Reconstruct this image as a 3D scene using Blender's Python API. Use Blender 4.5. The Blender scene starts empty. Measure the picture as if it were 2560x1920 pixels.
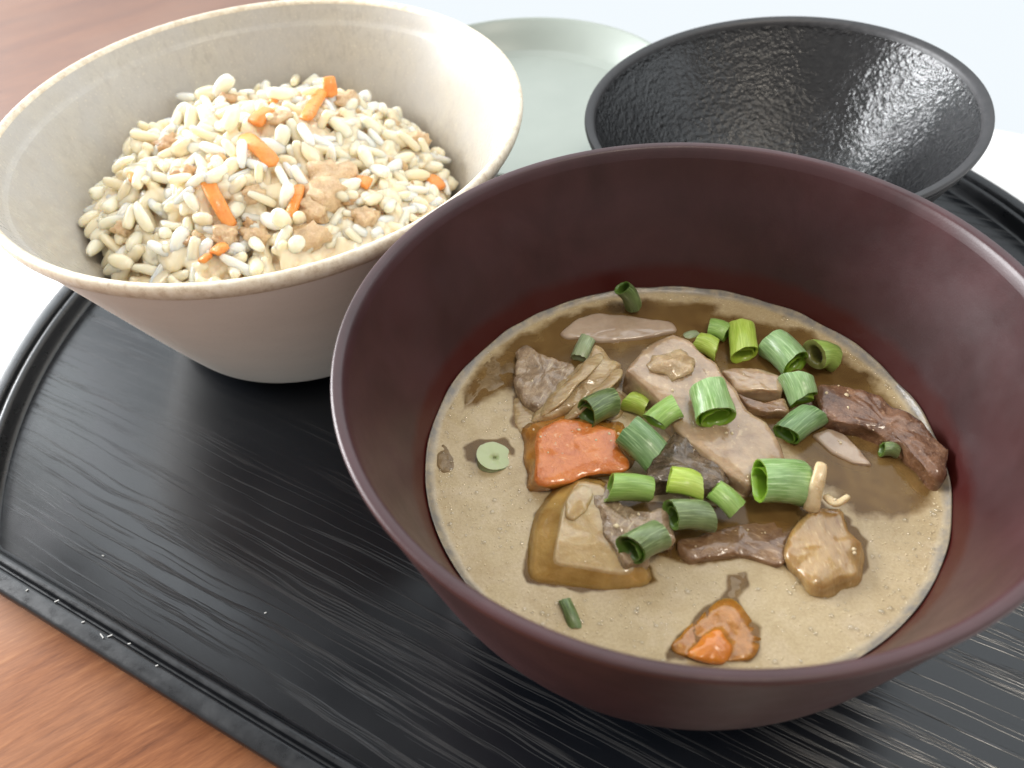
import bpy, bmesh, math, random
from mathutils import Vector, Matrix, noise, Quaternion
R = math.radians
CM = 0.01                      # everything below is written in centimetres
sc = bpy.context.scene
col = sc.collection

# ------------------------------------------------------------------ camera
cam = bpy.data.cameras.new('camera')
cam.sensor_width = 36.0
cam.lens = 29.3
cam.clip_start = 0.005
cam.clip_end = 50
camo = bpy.data.objects.new('camera', cam)
col.objects.link(camo)
camo.location = (0, 0, 16 * CM)
camo.rotation_euler = (Matrix.Rotation(R(90 - 46.65), 4, 'X') @ Matrix.Rotation(R(-4.43), 4, 'Z')).to_euler()
cam.dof.use_dof = True
cam.dof.focus_distance = 0.175
cam.dof.aperture_fstop = 20
sc.camera = camo

# ------------------------------------------------------------------ world and lamps
w = bpy.data.worlds.new('World')
sc.world = w
w.use_nodes = True
bg = w.node_tree.nodes['Background']
bg.inputs['Color'].default_value = (1.0, 0.97, 0.94, 1)
bg.inputs['Strength'].default_value = 0.74
def area(name, loc, aim, sx, sy, watts, color):
    l = bpy.data.lights.new(name, 'AREA')
    l.shape = 'RECTANGLE'; l.size = sx * CM; l.size_y = sy * CM
    l.energy = watts; l.color = color
    o = bpy.data.objects.new(name, l)
    col.objects.link(o)
    o.location = Vector(loc) * CM
    o.rotation_euler = (Vector(aim) - Vector(loc)).to_track_quat('-Z', 'Y').to_euler()
    return o
area('window_light', (-112, 70, 40), (4, 18, 3), 70, 72, 49, (0.96, 0.98, 1.0))
area('ceiling_lamp', (30, -28, 145), (0, 14, 3), 26, 26, 7.5, (1.0, 0.90, 0.76))
BLIND_LOW, BLIND_HIGH = 1.0, 2.3
sc.view_settings.view_transform = 'Standard'
sc.view_settings.look = 'None'
sc.view_settings.gamma = 1
sc.view_settings.exposure = 0
sc.render.engine = 'CYCLES'
sc.cycles.use_denoising = True
sc.cycles.max_bounces = 8
sc.cycles.transparent_max_bounces = 8
sc.cycles.caustics_reflective = False
sc.cycles.caustics_refractive = False

# ------------------------------------------------------------------ helpers
rng = random.Random(7)
def N3(x, y, z, f=1.0, seed=0.0):
    return noise.noise(Vector((x * f + seed, y * f - seed * .7, z * f + seed * 1.3)))
def link(o, parent=None):
    col.objects.link(o)
    if parent: o.parent = parent
    return o
def mesh(name, verts, faces, smooth=True, cm=True):
    k = CM if cm else 1
    me = bpy.data.meshes.new(name)
    me.from_pydata([(v[0] * k, v[1] * k, v[2] * k) for v in verts], [], faces)
    me.validate()
    bm = bmesh.new(); bm.from_mesh(me)
    bmesh.ops.recalc_face_normals(bm, faces=bm.faces)
    bm.to_mesh(me); bm.free()
    if smooth:
        for p in me.polygons: p.use_smooth = True
    return me
def obj(name, me, mats, parent=None, loc=None):
    o = bpy.data.objects.new(name, me)
    for m in (mats if isinstance(mats, (list, tuple)) else [mats]):
        if len(me.materials) < (len(mats) if isinstance(mats, (list, tuple)) else 1): me.materials.append(m)
    if loc: o.location = Vector(loc) * CM
    return link(o, parent)
def empty(name, loc):
    o = bpy.data.objects.new(name, None)
    o.empty_display_size = .01
    o.location = Vector(loc) * CM
    return link(o)
def tag(o, label=None, cat=None, group=None, kind=None):
    if label: o['label'] = label
    if cat: o['category'] = cat
    if group: o['group'] = group
    if kind: o['kind'] = kind
    return o
def subdiv(me, n=1):
    bm = bmesh.new(); bm.from_mesh(me)
    for i in range(n):
        bmesh.ops.subdivide_edges(bm, edges=bm.edges[:], cuts=1, smooth=.6, use_grid_fill=True)
    bm.to_mesh(me); bm.free()
    for p in me.polygons: p.use_smooth = True
    return me
def lathe(name, prof, seg=128, c=(0, 0), harm=(0, 0), tilt=None, cap0=True, cap1=True, wob=0, seed=0):
    """profile of (radius, z) spun about z; harm makes the hand-thrown circle slightly oval"""
    V = []; F = []
    for r, z in prof:
        for i in range(seg):
            a = 2 * math.pi * i / seg
            k = 1 + harm[0] * math.cos(2 * a) + harm[1] * math.sin(2 * a)
            if wob: k += wob * N3(math.cos(a) * 2, math.sin(a) * 2, z * .3, 1, seed)
            V.append((c[0] + r * k * math.cos(a), c[1] + r * k * math.sin(a), z))
    n = len(prof)
    for j in range(n - 1):
        for i in range(seg):
            i2 = (i + 1) % seg
            F.append((j * seg + i, j * seg + i2, (j + 1) * seg + i2, (j + 1) * seg + i))
    if cap0: F.append(tuple(range(seg))[::-1])
    if cap1: F.append(tuple((n - 1) * seg + i for i in range(seg)))
    return mesh(name, V, F)
def catmull(pts, n=6):
    out = []
    P = [pts[0]] + list(pts) + [pts[-1]]
    for i in range(1, len(P) - 2):
        a, b, c, d = (Vector(P[i + k]) for k in (-1, 0, 1, 2))
        for s in range(n):
            t = s / n
            out.append(tuple(.5 * ((2 * b) + (c - a) * t + (2 * a - 5 * b + 4 * c - d) * t * t + (3 * b - a - 3 * c + d) * t ** 3)))
    out.append(tuple(pts[-1]))
    return out

# ------------------------------------------------------------------ material helpers
def mat(name, base=(.5, .5, .5), rough=.5, spec=.5, coat=0, coat_r=.1, sss=0, sss_r=(1, .5, .3), sss_s=.003, ior=1.45):
    m = bpy.data.materials.new(name); m.use_nodes = True
    b = m.node_tree.nodes['Principled BSDF']
    b.inputs['Base Color'].default_value = (*base, 1)
    b.inputs['Roughness'].default_value = rough
    b.inputs['Specular IOR Level'].default_value = spec
    b.inputs['IOR'].default_value = ior
    b.inputs['Coat Weight'].default_value = coat
    b.inputs['Coat Roughness'].default_value = coat_r
    b.inputs['Subsurface Weight'].default_value = sss
    b.inputs['Subsurface Radius'].default_value = sss_r
    b.inputs['Subsurface Scale'].default_value = sss_s
    return m
class NT:
    def __init__(s, m): s.t = m.node_tree; s.b = s.t.nodes['Principled BSDF']
    def n(s, typ, **kw):
        nd = s.t.nodes.new(typ)
        for k, v in kw.items():
            if k.startswith('i_'):
                key = k[2:].replace('_', ' ')
                nd.inputs[int(key) if key.isdigit() else key].default_value = v
            else: setattr(nd, k, v)
        return nd
    def l(s, a, b): s.t.links.new(a, b)
    def coords(s, scale=(1, 1, 1), rot=(0, 0, 0), kind='Object'):
        tc = s.n('ShaderNodeTexCoord'); mp = s.n('ShaderNodeMapping')
        mp.inputs['Scale'].default_value = (100, 100, 100)
        mp.inputs['Rotation'].default_value = rot          # turn first, stretch after
        s.l(tc.outputs[kind], mp.inputs['Vector'])
        if tuple(scale) == (1, 1, 1): return mp.outputs['Vector']
        m2 = s.n('ShaderNodeMapping'); m2.inputs['Scale'].default_value = scale
        s.l(mp.outputs['Vector'], m2.inputs['Vector'])
        return m2.outputs['Vector']
    def noise(s, co, scale=1, detail=4, rough=.55, dist=0):
        nd = s.n('ShaderNodeTexNoise', i_Scale=scale, i_Detail=detail, i_Roughness=rough, i_Distortion=dist)
        s.l(co, nd.inputs['Vector']); return nd.outputs['Fac']
    def ramp(s, fac, stops):
        r = s.n('ShaderNodeValToRGB'); e = r.color_ramp.elements
        while len(e) < len(stops): e.new(.5)
        for el, (p, c) in zip(e, stops):
            el.position = p; el.color = (*c, 1) if len(c) == 3 else c
        s.l(fac, r.inputs['Fac']); return r.outputs['Color']
    def vramp(s, fac, stops): return s.ramp(fac, [(p, (v, v, v)) for p, v in stops])
    def mix(s, fac, a, b, typ='MIX'):
        m = s.n('ShaderNodeMix', data_type='RGBA', blend_type=typ)
        for v, i in ((fac, 0), (a, 6), (b, 7)):
            if hasattr(v, 'is_output'): s.l(v, m.inputs[i])
            elif i == 0: m.inputs[0].default_value = v
            else: m.inputs[i].default_value = (*v, 1)
        return m.outputs[2]
    def math(s, op, a, b=0):
        m = s.n('ShaderNodeMath', operation=op)
        for v, i in ((a, 0), (b, 1)):
            if hasattr(v, 'is_output'): s.l(v, m.inputs[i])
            else: m.inputs[i].default_value = v
        return m.outputs[0]
    def bump(s, h, strength=.3, dist=.001, prev=None):
        b = s.n('ShaderNodeBump', i_Strength=strength, i_Distance=dist)
        s.l(h, b.inputs['Height'])
        if prev is not None: s.l(prev, b.inputs['Normal'])
        return b.outputs['Normal']
    def base(s, c): s.l(c, s.b.inputs['Base Color'])
    def rough(s, c): s.l(c, s.b.inputs['Roughness'])
    def normal(s, c): s.l(c, s.b.inputs['Normal'])

# outlines in centimetres on the tray, measured once for each piece
SCALLIONS = [
 ([2.63, 14.27, 3.75], [2.92, 14.33, 3.15], 0.48, 'dark'),
 ([1.75, 13.28, 3.22], [1.49, 12.79, 3.1], 0.38, 'pale'),
 ([1.43, 10.86, 3.47], [2.02, 11.31, 3.28], 0.59, 'dark'),
 ([2.35, 11.4, 3.15], [2.72, 11.16, 3.15], 0.42, 'lime'),
 ([2.71, 10.45, 3.54], [3.19, 10.68, 3.7], 0.5, 'light'),
 ([3.83, 10.98, 3.82], [3.84, 10.25, 3.76], 0.76, 'fresh'),
 ([2.13, 10.22, 3.66], [2.61, 9.65, 3.44], 0.63, 'mid'),
 ([1.61, 8.91, 3.64], [2.38, 8.96, 3.4], 0.51, 'light'),
 ([2.72, 9.0, 3.64], [3.26, 8.83, 3.56], 0.51, 'lime'),
 ([3.48, 8.74, 3.58], [3.84, 8.37, 3.39], 0.45, 'light'),
 ([2.61, 8.26, 3.6], [3.3, 8.3, 3.38], 0.51, 'blue'),
 ([1.78, 7.55, 3.68], [2.34, 7.88, 3.55], 0.56, 'blue'),
 ([4.31, 8.82, 3.62], [5.2, 8.9, 3.3], 0.81, 'fresh'),
 ([5.27, 10.17, 3.19], [5.94, 10.63, 3.19], 0.54, 'mid'),
 ([5.75, 11.44, 3.41], [5.83, 10.98, 3.24], 0.61, 'bright'),
 ([5.66, 12.63, 3.26], [5.95, 11.92, 3.26], 0.72, 'bright'),
 ([5.14, 13.29, 3.21], [5.0, 12.4, 3.21], 0.58, 'lime'),
 ([4.46, 13.38, 3.16], [4.83, 13.15, 3.16], 0.45, 'light'),
 ([4.11, 12.94, 3.17], [4.47, 12.65, 3.17], 0.47, 'lime'),
 ([3.92, 13.29, 2.92], [4.25, 13.42, 2.92], 0.26, 'pale'),
 ([6.35, 12.06, 3.42], [6.83, 12.14, 3.18], 0.66, 'olive'),
 ([0.6, 7.06, 3.05], [0.75, 6.57, 2.93], 0.23, 'dark'),
 ([6.98, 9.68, 3.13], [7.28, 9.64, 3.08], 0.29, 'blue')]
SCDISC = [
 -0.47,
 10.23,
 0.71]
CLEAR = [
 ([-1.08, 11.62], [-1.1, 12.21], [-0.65, 12.85], [0.03, 13.56], [0.86, 14.14], [1.74, 14.54], [3.27, 14.62], [4.94, 14.32], [4.52, 12.47], [2.8, 11.79], [0.07, 12.08], [-0.43, 11.89]),
 ([3.06, 14.66], [4.0, 14.24], [5.54, 13.72], [6.68, 13.16], [7.16, 12.37], [7.56, 11.55], [7.75, 10.84], [7.99, 9.98], [7.8, 8.94], [7.32, 8.3], [6.64, 8.24], [6.0, 8.3], [5.69, 8.98], [5.18, 10.08]),
 ([-0.03, 11.97], [0.68, 12.02], [0.91, 11.18], [0.39, 10.65], [0.3, 9.76], [0.6, 9.38], [0.13, 9.43], [0.19, 10.75], [-0.08, 11.08]),
 ([-1.07, 10.65], [-0.71, 10.84], [-0.24, 10.79], [-0.03, 10.47], [-0.07, 10.22], [-0.49, 10.55], [-0.73, 10.14], [-0.96, 10.23]),
 ([2.73, 7.81], [3.65, 7.88], [4.57, 7.68], [5.89, 8.16], [6.04, 7.78], [5.86, 7.24], [5.65, 7.09], [5.39, 7.06], [5.03, 6.92], [4.69, 7.04], [4.67, 7.32], [4.46, 7.45], [3.78, 7.6], [3.0, 7.52], [2.7, 7.55]),
 ([2.19, 6.03], [2.71, 6.61], [3.27, 6.94], [3.44, 7.34], [3.83, 7.36], [3.82, 7.14], [3.54, 6.91], [3.62, 6.53], [3.8, 6.31], [3.69, 5.89], [3.5, 5.7], [2.87, 5.78], [2.19, 5.91]),
 ([1.59, 8.91], [2.08, 9.13], [3.0, 8.78], [4.11, 8.91], [5.27, 9.17], [5.94, 8.22], [5.81, 7.93], [4.56, 7.62], [3.52, 7.58], [2.7, 7.56], [2.2, 7.89]),
 ([0.23, 8.91], [0.62, 9.34], [1.79, 8.99], [2.29, 7.24], [1.48, 7.17], [0.66, 7.27], [-0.01, 7.41], [-0.07, 7.68], [0.06, 8.32])]
P = {
 'carrot_top': [[0.37,10.63],[0.92,10.91],[1.45,10.78],[1.99,10.5],[1.97,10.17],[2.14,9.8],[2.1,9.52],[1.79,9.45],[1.38,9.46],[1.01,9.36],[0.62,9.26],[0.29,9.31],[0.3,9.84]],
 'carrot_base': [[0.15,11.04],[0.96,11.35],[1.51,11.21],[2.21,10.87],[2.29,10.44],[2.34,10.07],[2.2,9.73],[1.82,9.62],[1.41,9.63],[1.03,9.49],[0.63,9.36],[0.13,9.41],[0.14,10.14]],
 'potato_base': [[0.26,8.92],[0.62,9.35],[1.13,9.65],[1.69,9.45],[1.78,8.91],[2.02,8.35],[2.1,7.91],[2.18,7.46],[2.14,7.24],[1.48,7.2],[0.67,7.31],[-0.0,7.45],[-0.04,7.69],[0.08,8.34]],
 'potato_top': [[0.7,8.63],[0.77,8.87],[1.09,9.34],[1.58,9.16],[1.68,8.66],[1.88,8.12],[1.89,7.7],[1.9,7.41],[1.75,7.28],[1.42,7.37],[0.94,7.52],[0.47,7.62],[0.49,7.82],[0.58,8.17]],
 'taro': [[2.35,11.79],[2.8,12.37],[3.49,12.76],[3.84,12.48],[4.05,12.06],[4.27,11.89],[4.45,11.25],[4.63,10.68],[4.93,10.31],[5.03,9.86],[5.04,9.47],[4.68,9.37],[4.21,8.91],[3.81,9.35],[3.55,9.66],[3.2,10.12],[3.05,10.5],[2.89,11.02]],
 'pork': [[0.14,13.06],[0.37,13.12],[0.63,12.82],[0.98,12.56],[1.32,12.48],[1.4,12.13],[1.27,11.72],[0.94,11.51],[0.51,11.36],[0.2,11.59],[0.05,12.15]],
 'onion': [[1.85,12.82],[2.0,12.71],[2.36,12.23],[2.13,11.88],[1.71,11.63],[1.22,11.28],[0.73,11.09],[0.38,11.09],[0.53,11.51],[0.92,11.88],[1.32,12.26]],
 'onion_under': [[-0.03,11.92],[0.66,11.73],[1.44,11.89],[2.2,11.89],[2.45,11.54],[2.08,11.02],[1.19,11.03],[0.61,11.13],[0.25,10.74],[-0.05,10.96]],
 'fat': [[1.15,13.69],[1.62,14.12],[2.04,14.27],[2.84,14.08],[3.31,13.88],[3.75,13.78],[3.82,13.48],[3.55,13.41],[3.05,13.33],[2.4,13.29],[1.98,13.31],[1.78,13.47],[1.29,13.48]],
 'mushroom_line': [[6.12,11.1],[6.48,10.86],[6.96,10.5],[7.32,10.09],[7.58,9.59],[7.77,9.12],[7.8,8.79]],
 'mushroom': [[6.09,11.1],[6.26,11.37],[6.59,11.31],[7.01,11.06],[7.44,10.64],[7.76,10.19],[7.94,9.74],[8.02,9.27],[7.91,8.94],[7.66,8.7],[7.49,8.81],[7.44,9.16],[7.3,9.59],[7.02,9.86],[6.58,10.2],[6.11,10.44]],
 'sliver': [[4.37,11.94],[5.21,11.9],[5.54,11.57],[5.46,11.17],[5.05,11.27],[4.56,11.34]],
 'gobo': [[4.54,11.32],[4.87,11.0],[5.49,11.1],[5.5,10.74],[5.09,10.73],[4.74,10.94]],
 'daikon': [[4.66,8.02],[4.95,8.24],[5.4,8.42],[5.83,8.38],[5.74,7.95],[5.88,7.61],[5.74,7.16],[5.57,6.98],[5.36,6.95],[4.97,6.81],[4.64,6.92],[4.61,7.23],[4.49,7.53]],
 'meat_brown': [[2.75,8.12],[3.26,8.17],[3.67,8.27],[4.12,8.37],[4.77,8.43],[4.9,8.08],[4.74,7.61],[4.48,7.4],[4.12,7.48],[3.59,7.69],[3.09,7.61],[2.82,7.55],[2.72,7.79]],
 'sprout': [[5.47,9.0],[5.32,8.67],[5.17,8.31]],
 'sprout2': [[5.46,8.54],[5.59,8.32],[5.82,8.38]],
 'dark_meat': [[3.1,10.32],[3.48,10.1],[3.95,9.69],[3.93,9.01],[3.37,8.9],[3.07,9.26],[2.66,9.1],[2.34,9.13],[2.39,9.6]],
 'carrot2': [[2.22,6.06],[2.52,6.37],[2.81,6.58],[3.26,6.84],[3.49,6.87],[3.62,6.51],[3.77,6.27],[3.68,5.92],[3.49,5.74],[2.88,5.81],[2.34,5.91]],
 'carrot2_top': [[2.42,5.87],[2.58,6.05],[2.75,6.22],[2.98,6.3],[3.1,6.28],[3.15,6.11],[3.23,6.03],[3.2,5.93],[3.15,5.81],[3.02,5.75],[2.66,5.78]],
 'blob': [[3.48,7.37],[3.84,7.37],[3.87,7.22],[3.67,7.1],[3.59,6.88],[3.37,6.9]],
 'radish': [[-1.65,10.57],[-1.48,10.78],[-1.27,10.69],[-1.19,10.34],[-1.28,10.03],[-1.48,10.01],[-1.62,10.2]],
 'pink_slab': [[5.82,10.25],[6.17,10.34],[6.44,10.19],[6.61,9.77],[6.72,9.38],[6.39,9.47],[6.07,9.75]],
 'sunken': [[-1.08,11.7],[-1.01,12.24],[-0.65,12.89],[-0.18,13.39],[0.17,13.3],[0.09,12.42],[-0.27,12.16],[-0.56,11.87]],
 'pork_center': [[1.33,9.08],[1.62,9.22],[1.71,8.75],[2.01,8.47],[2.49,8.52],[2.72,8.22],[2.6,7.84],[2.21,7.79],[1.95,7.43],[1.71,7.37],[1.55,7.79],[1.32,8.19]],
 'pork_knob': [[0.8,8.86],[0.96,9.14],[1.16,9.25],[1.36,9.13],[1.33,8.84],[1.19,8.57],[0.94,8.42],[0.77,8.52]],
 'taro_knob': [[2.74,12.02],[3.11,12.41],[3.44,12.54],[3.71,12.25],[3.83,11.81],[3.73,11.45],[3.4,11.25],[3.05,11.24],[2.78,11.55]],
}
CARROT_SHREDS = [
 ([[-7.36, 18.75, 4.33], [-7.01, 18.04, 4.09], [-6.67, 17.55, 3.87]], 0.29),
 ([[-6.27, 20.39, 4.69], [-5.88, 20.94, 4.68]], 0.41),
 ([[-6.54, 20.14, 4.68], [-6.0, 19.36, 4.5], [-5.59, 18.95, 4.34]], 0.36),
 ([[-4.72, 24.5, 3.82], [-4.54, 23.55, 3.93]], 0.35),
 ([[-4.77, 22.93, 4.2], [-4.98, 20.83, 4.52]], 0.32),
 ([[-5.01, 18.56, 4.1], [-5.03, 18.05, 3.91], [-5.24, 17.63, 3.76]], 0.23),
 ([[-3.67, 19.06, 3.8], [-3.27, 18.92, 3.58]], 0.32),
 ([[-7.07, 17.04, 3.59], [-6.78, 16.78, 3.45]], 0.33),
 ([[-7.36, 16.76, 3.4], [-7.17, 16.6, 3.32]], 0.26),
 ([[-1.85, 20.5, 3.02], [-1.55, 19.98, 2.75]], 0.30),
 ([[-6.33, 23.38, 4.56], [-6.01, 22.04, 4.62]], 0.23),
 ([[-9.46, 19.34, 3.98], [-9.26, 18.94, 3.95]], 0.15),
]
CHICKEN_BITS = [
 ([-4.42, 19.24, 4.14], 0.50),
 ([-4.52, 18.46, 3.93], 0.49),
 ([-4.7, 18.0, 3.79], 0.39),
 ([-9.46, 22.75, 4.21], 0.25),
 ([-7.44, 22.63, 4.5], 0.25),
 ([-8.8, 20.79, 4.41], 0.28),
 ([-8.02, 19.15, 4.36], 0.25),
 ([-4.2, 22.84, 4.04], 0.31),
 ([-7.21, 19.55, 4.56], 0.21),
 ([-2.19, 21.49, 3.26], 0.26),
 ([-5.62, 20.71, 4.64], 0.27),
 ([-6.1, 17.5, 3.82], 0.33),
 ([-4.82, 17.27, 3.48], 0.38),
 ([-6.85, 17.38, 3.79], 0.27),
 ([-7.6, 17.3, 3.69], 0.19),
 ([-2.76, 23.94, 3.5], 0.19),
 ([-3.43, 17.91, 3.27], 0.26),
 ([-6.19, 18.37, 4.22], 0.23),
 ([-5.67, 16.93, 3.46], 0.32),
]

# ------------------------------------------------------------------ materials
def m_table(pale=False):
    m = mat('table_wood', rough=.42, spec=.25); t = NT(m)
    rot = (0, 0, R(-30))
    co = t.coords((.10, 1.0, 1), rot)
    a = t.noise(co, .55, 5, .6, .8)
    b = t.noise(co, 5.5, 5, .65, .2)
    c = t.noise(t.coords((.12, .22, 1), rot), 1.1, 3, .5, .4)
    big = t.noise(t.coords(), .022, 2, .5)
    fs = t.noise(t.coords((.14, 1.0, 1), rot), 15, 3, .6)
    f = t.math('ADD', t.math('ADD', t.math('MULTIPLY', a, .42), t.math('MULTIPLY', b, .38)), t.math('MULTIPLY', fs, .25))
    colr = t.ramp(f, [(.33, (.095, .028, .008)), (.46, (.19, .063, .019)), (.57, (.27, .100, .034)), (.72, (.40, .185, .078))])
    colr = t.mix(t.vramp(c, [(.4, 0), (.75, .42)]), colr, (.42, .25, .16))
    if pale: colr = t.mix(.62, colr, (.185, .145, .135))      # far section: glare painted into the wood colour as a greyer tone
    t.base(colr)
    t.rough(t.vramp(b, [(.3, .42), (.7, .56)]))
    t.normal(t.bump(b, .10, .0004))
    return m
def m_paper():
    m = mat('paper_white', (.86, .87, .88), .7); t = NT(m)
    t.normal(t.bump(t.noise(t.coords(), 9, 3), .08, .0004)); return m
def m_lacquer(grain):
    m = mat('tray_lacquer', (.006, .007, .009), .30, .58); t = NT(m)
    if grain:
        rot = (0, 0, R(33))
        wv = t.noise(t.coords((.10, .35, 1), rot), 1.6, 3, .55)
        co0 = t.coords((.016, 1.0, 1), rot)
        # bend the grain lines a little
        vm = t.n('ShaderNodeVectorMath', operation='MULTIPLY_ADD')
        cv = t.n('ShaderNodeCombineXYZ'); t.l(t.math('MULTIPLY', wv, .45), cv.inputs['Y'])
        ad = t.n('ShaderNodeVectorMath', operation='ADD'); t.l(co0, ad.inputs[0]); t.l(cv.outputs[0], ad.inputs[1])
        co = ad.outputs[0]
        fine = t.noise(co, 3.4, 4, .62, .05)
        ridge = t.math('ABSOLUTE', t.math('SUBTRACT', fine, .5))
        line = t.vramp(ridge, [(0, 1), (.010, .6), (.034, 0)])
        broad = t.noise(co, 1.6, 3, .5, .1)
        mask = t.vramp(t.noise(t.coords((.10, .40, 1), rot), 1.0, 2), [(.40, 0.12), (.62, 1)])
        h = t.math('ADD', t.math('MULTIPLY', t.math('MULTIPLY', line, mask), .75), t.math('MULTIPLY', broad, .12))
        nb = t.bump(h, .33, .00030)
        sp = t.noise(t.coords(), 42, 2)
        t.normal(t.bump(sp, .04, .0002, nb))
        t.rough(t.vramp(t.noise(t.coords((.3, .6, 1), rot), 1.2, 4), [(.3, .16), (.7, .25)]))
        t.base(t.mix(t.math('MULTIPLY', line, mask), (.004, .005, .007), (.026, .026, .027)))
    else:
        sp = t.noise(t.coords(), 14, 3)
        t.normal(t.bump(sp, .05, .0003))
        t.rough(t.vramp(t.noise(t.coords(), 3, 4), [(.3, .24), (.7, .42)]))
    return m
def m_redbowl(wet=False):
    m = mat('brown_lacquer', (.075, .021, .021), .40, .6); t = NT(m)
    co = t.coords()
    a = t.vramp(t.noise(co, .42, 5, .6, .5), [(.33, 0), (.67, 1)])
    dry = t.mix(a, (.031, .0095, .0105), (.053, .0185, .0205))
    if wet:                                    # broth has washed a darker, redder band just above the liquid
        sx = t.n('ShaderNodeSeparateXYZ'); t.l(co, sx.inputs[0])
        zz = t.math('ADD', sx.outputs['Z'], t.math('MULTIPLY', t.noise(co, .7, 2), .35))
        dry = t.mix(t.vramp(t.math('MULTIPLY', zz, .1), [(.362, 1), (.385, 0)]), dry, (.045, .0028, .0018))
    t.base(dry)
    sm = t.noise(co, 1.2, 5, .7)
    scr = t.noise(t.coords((1, .14, .7), (0.3, .2, R(35))), 6, 3, .6, .4)
    t.rough(t.vramp(sm, [(.35, .36), (.7, .46)]))
    n1 = t.bump(t.noise(co, 30, 2), .05, .0003)
    t.normal(t.bump(scr, .035, .0004, n1))
    return m
def m_ricebowl_in():
    m = mat('beige_glaze', (.6, .57, .5), .28, .5); t = NT(m)
    co = t.coords()
    st = t.noise(t.coords((1, 1, .28)), 6.5, 5, .7, .2)
    bl = t.noise(co, .55, 3, .5)
    fl = t.noise(co, 16, 3, .6)
    c = t.ramp(st, [(.30, (.40, .365, .315)), (.48, (.46, .425, .365)), (.62, (.51, .475, .405)), (.78, (.60, .56, .47))])
    c = t.mix(t.vramp(bl, [(.35, 0), (.65, .55)]), c, (.45, .44, .43))
    c = t.mix(t.vramp(fl, [(.60, 0), (.74, .55)]), c, (.72, .66, .52))
    t.base(c)
    t.rough(t.vramp(st, [(.3, .38), (.7, .22)]))
    t.normal(t.bump(st, .12, .0005)); return m
def m_ricebowl_out():
    m = mat('beige_stoneware', (.40, .355, .31), .55, .4); t = NT(m)
    co = t.coords((1, 1, 2.2))
    a = t.noise(co, .8, 4, .6)
    g = t.noise(t.coords(), 24, 3, .6)
    c = t.mix(a, (.74, .70, .64), (.83, .795, .73))
    c = t.mix(t.vramp(g, [(.62, 0), (.75, .4)]), c, (.46, .41, .35))
    t.base(c); t.normal(t.bump(g, .08, .0004)); return m
def m_ricebowl_rim():
    m = mat('cream_rim', (.74, .66, .52), .45, .5); t = NT(m)
    g = t.noise(t.coords(), 5, 5, .7)
    t.base(t.ramp(g, [(.32, (.56, .46, .34)), (.5, (.74, .66, .52)), (.7, (.84, .78, .66))]))
    t.normal(t.bump(g, .06, .0004)); return m
def m_black(rim=False):
    m = mat('black_iron_glaze', (.020, .020, .023), .36, .7); t = NT(m)
    co = t.coords()
    if rim:
        g = t.noise(co, 6, 5, .65)
        t.base(t.ramp(g, [(.3, (.014, .0135, .015)), (.7, (.034, .032, .034))]))
        t.rough(t.vramp(g, [(.3, .42), (.7, .58)])); t.normal(t.bump(g, .08, .0005)); return m
    big = t.noise(co, .45, 3, .6)
    st = t.noise(t.coords((1, 1, 1.7)), 4.4, 3, .55, .15)
    pit = t.noise(co, 9.5, 2, .5, 0)
    h = t.math('MULTIPLY', t.math('ADD', t.math('MULTIPLY', st, .9), t.math('MULTIPLY', pit, .5)), t.vramp(big, [(.35, .55), (.6, 1)]))
    t.normal(t.bump(h, .62, .0011))
    t.base(t.ramp(st, [(.35, (.006, .006, .007)), (.6, (.012, .012, .013)), (.75, (.018, .017, .017))]))
    t.rough(t.vramp(big, [(.35, .20), (.65, .32)])); return m
def m_plate():
    m = mat('celadon_glaze', (.44, .50, .47), .34, .4, sss=0); t = NT(m)
    a = t.noise(t.coords(), .8, 3)
    t.base(t.mix(a, (.30, .335, .305), (.35, .385, .35)))
    t.normal(t.bump(t.noise(t.coords(), 1.6, 3), .04, .0008)); return m
def m_blind():
    m = bpy.data.materials.new('backlit_blind'); m.use_nodes = True
    t = m.node_tree; t.nodes.clear()
    o = t.nodes.new('ShaderNodeOutputMaterial'); e = t.nodes.new('ShaderNodeEmission')
    return m, t, o, e
def m_veg(name, dark, light, rough=.3, scale=3.0, bump=.25, fleck=None, sss=.15, wet=.25, stretch=(1, 1, 1), grain=(1, 1, 1)):
    m = mat(name, light, rough, .5, coat=wet, coat_r=.12, sss=sss, sss_r=(1, .6, .3), sss_s=.0032); t = NT(m)
    co = t.coords(stretch)
    a = t.noise(co, scale, 5, .62, .5)
    b = t.noise(t.coords(grain, (.2, .1, .6)) if grain != (1, 1, 1) else co, scale * 3.7, 4, .6, .2)
    c = t.ramp(t.math('ADD', t.math('MULTIPLY', a, .7), t.math('MULTIPLY', b, .3)), [(.34, dark), (.64, light)])
    if fleck: c = t.mix(t.vramp(b, [(.60, 0), (.72, .75)]), c, fleck)
    t.base(c)
    t.rough(t.vramp(a, [(.35, rough * .7), (.65, rough * 1.35)]))
    n1 = t.bump(a, bump, .0012); n2 = t.bump(b, bump * .8, .0006, n1)
    t.normal(t.bump(t.noise(co, scale * 11, 3, .65), bump * .7, .0003, n2))
    return m
def m_rice(tint):
    m = mat('cooked_rice', tint, .24, .5, sss=.8, sss_r=(1, .80, .55), sss_s=.0045, coat=.25, coat_r=.15); t = NT(m)
    oi = t.n('ShaderNodeObjectInfo')
    a = t.noise(t.coords(), 2.5, 3)
    c = t.mix(oi.outputs['Random'], tuple(k * .93 for k in tint), tuple(min(.92, k * 1.05) for k in tint))
    c = t.mix(t.vramp(a, [(.4, 0), (.75, .5)]), c, (tint[0] * .97, tint[1] * .88, tint[2] * .72))
    t.base(c)
    t.normal(t.bump(t.noise(t.coords(), 14, 2), .06, .0003))
    return m
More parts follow.
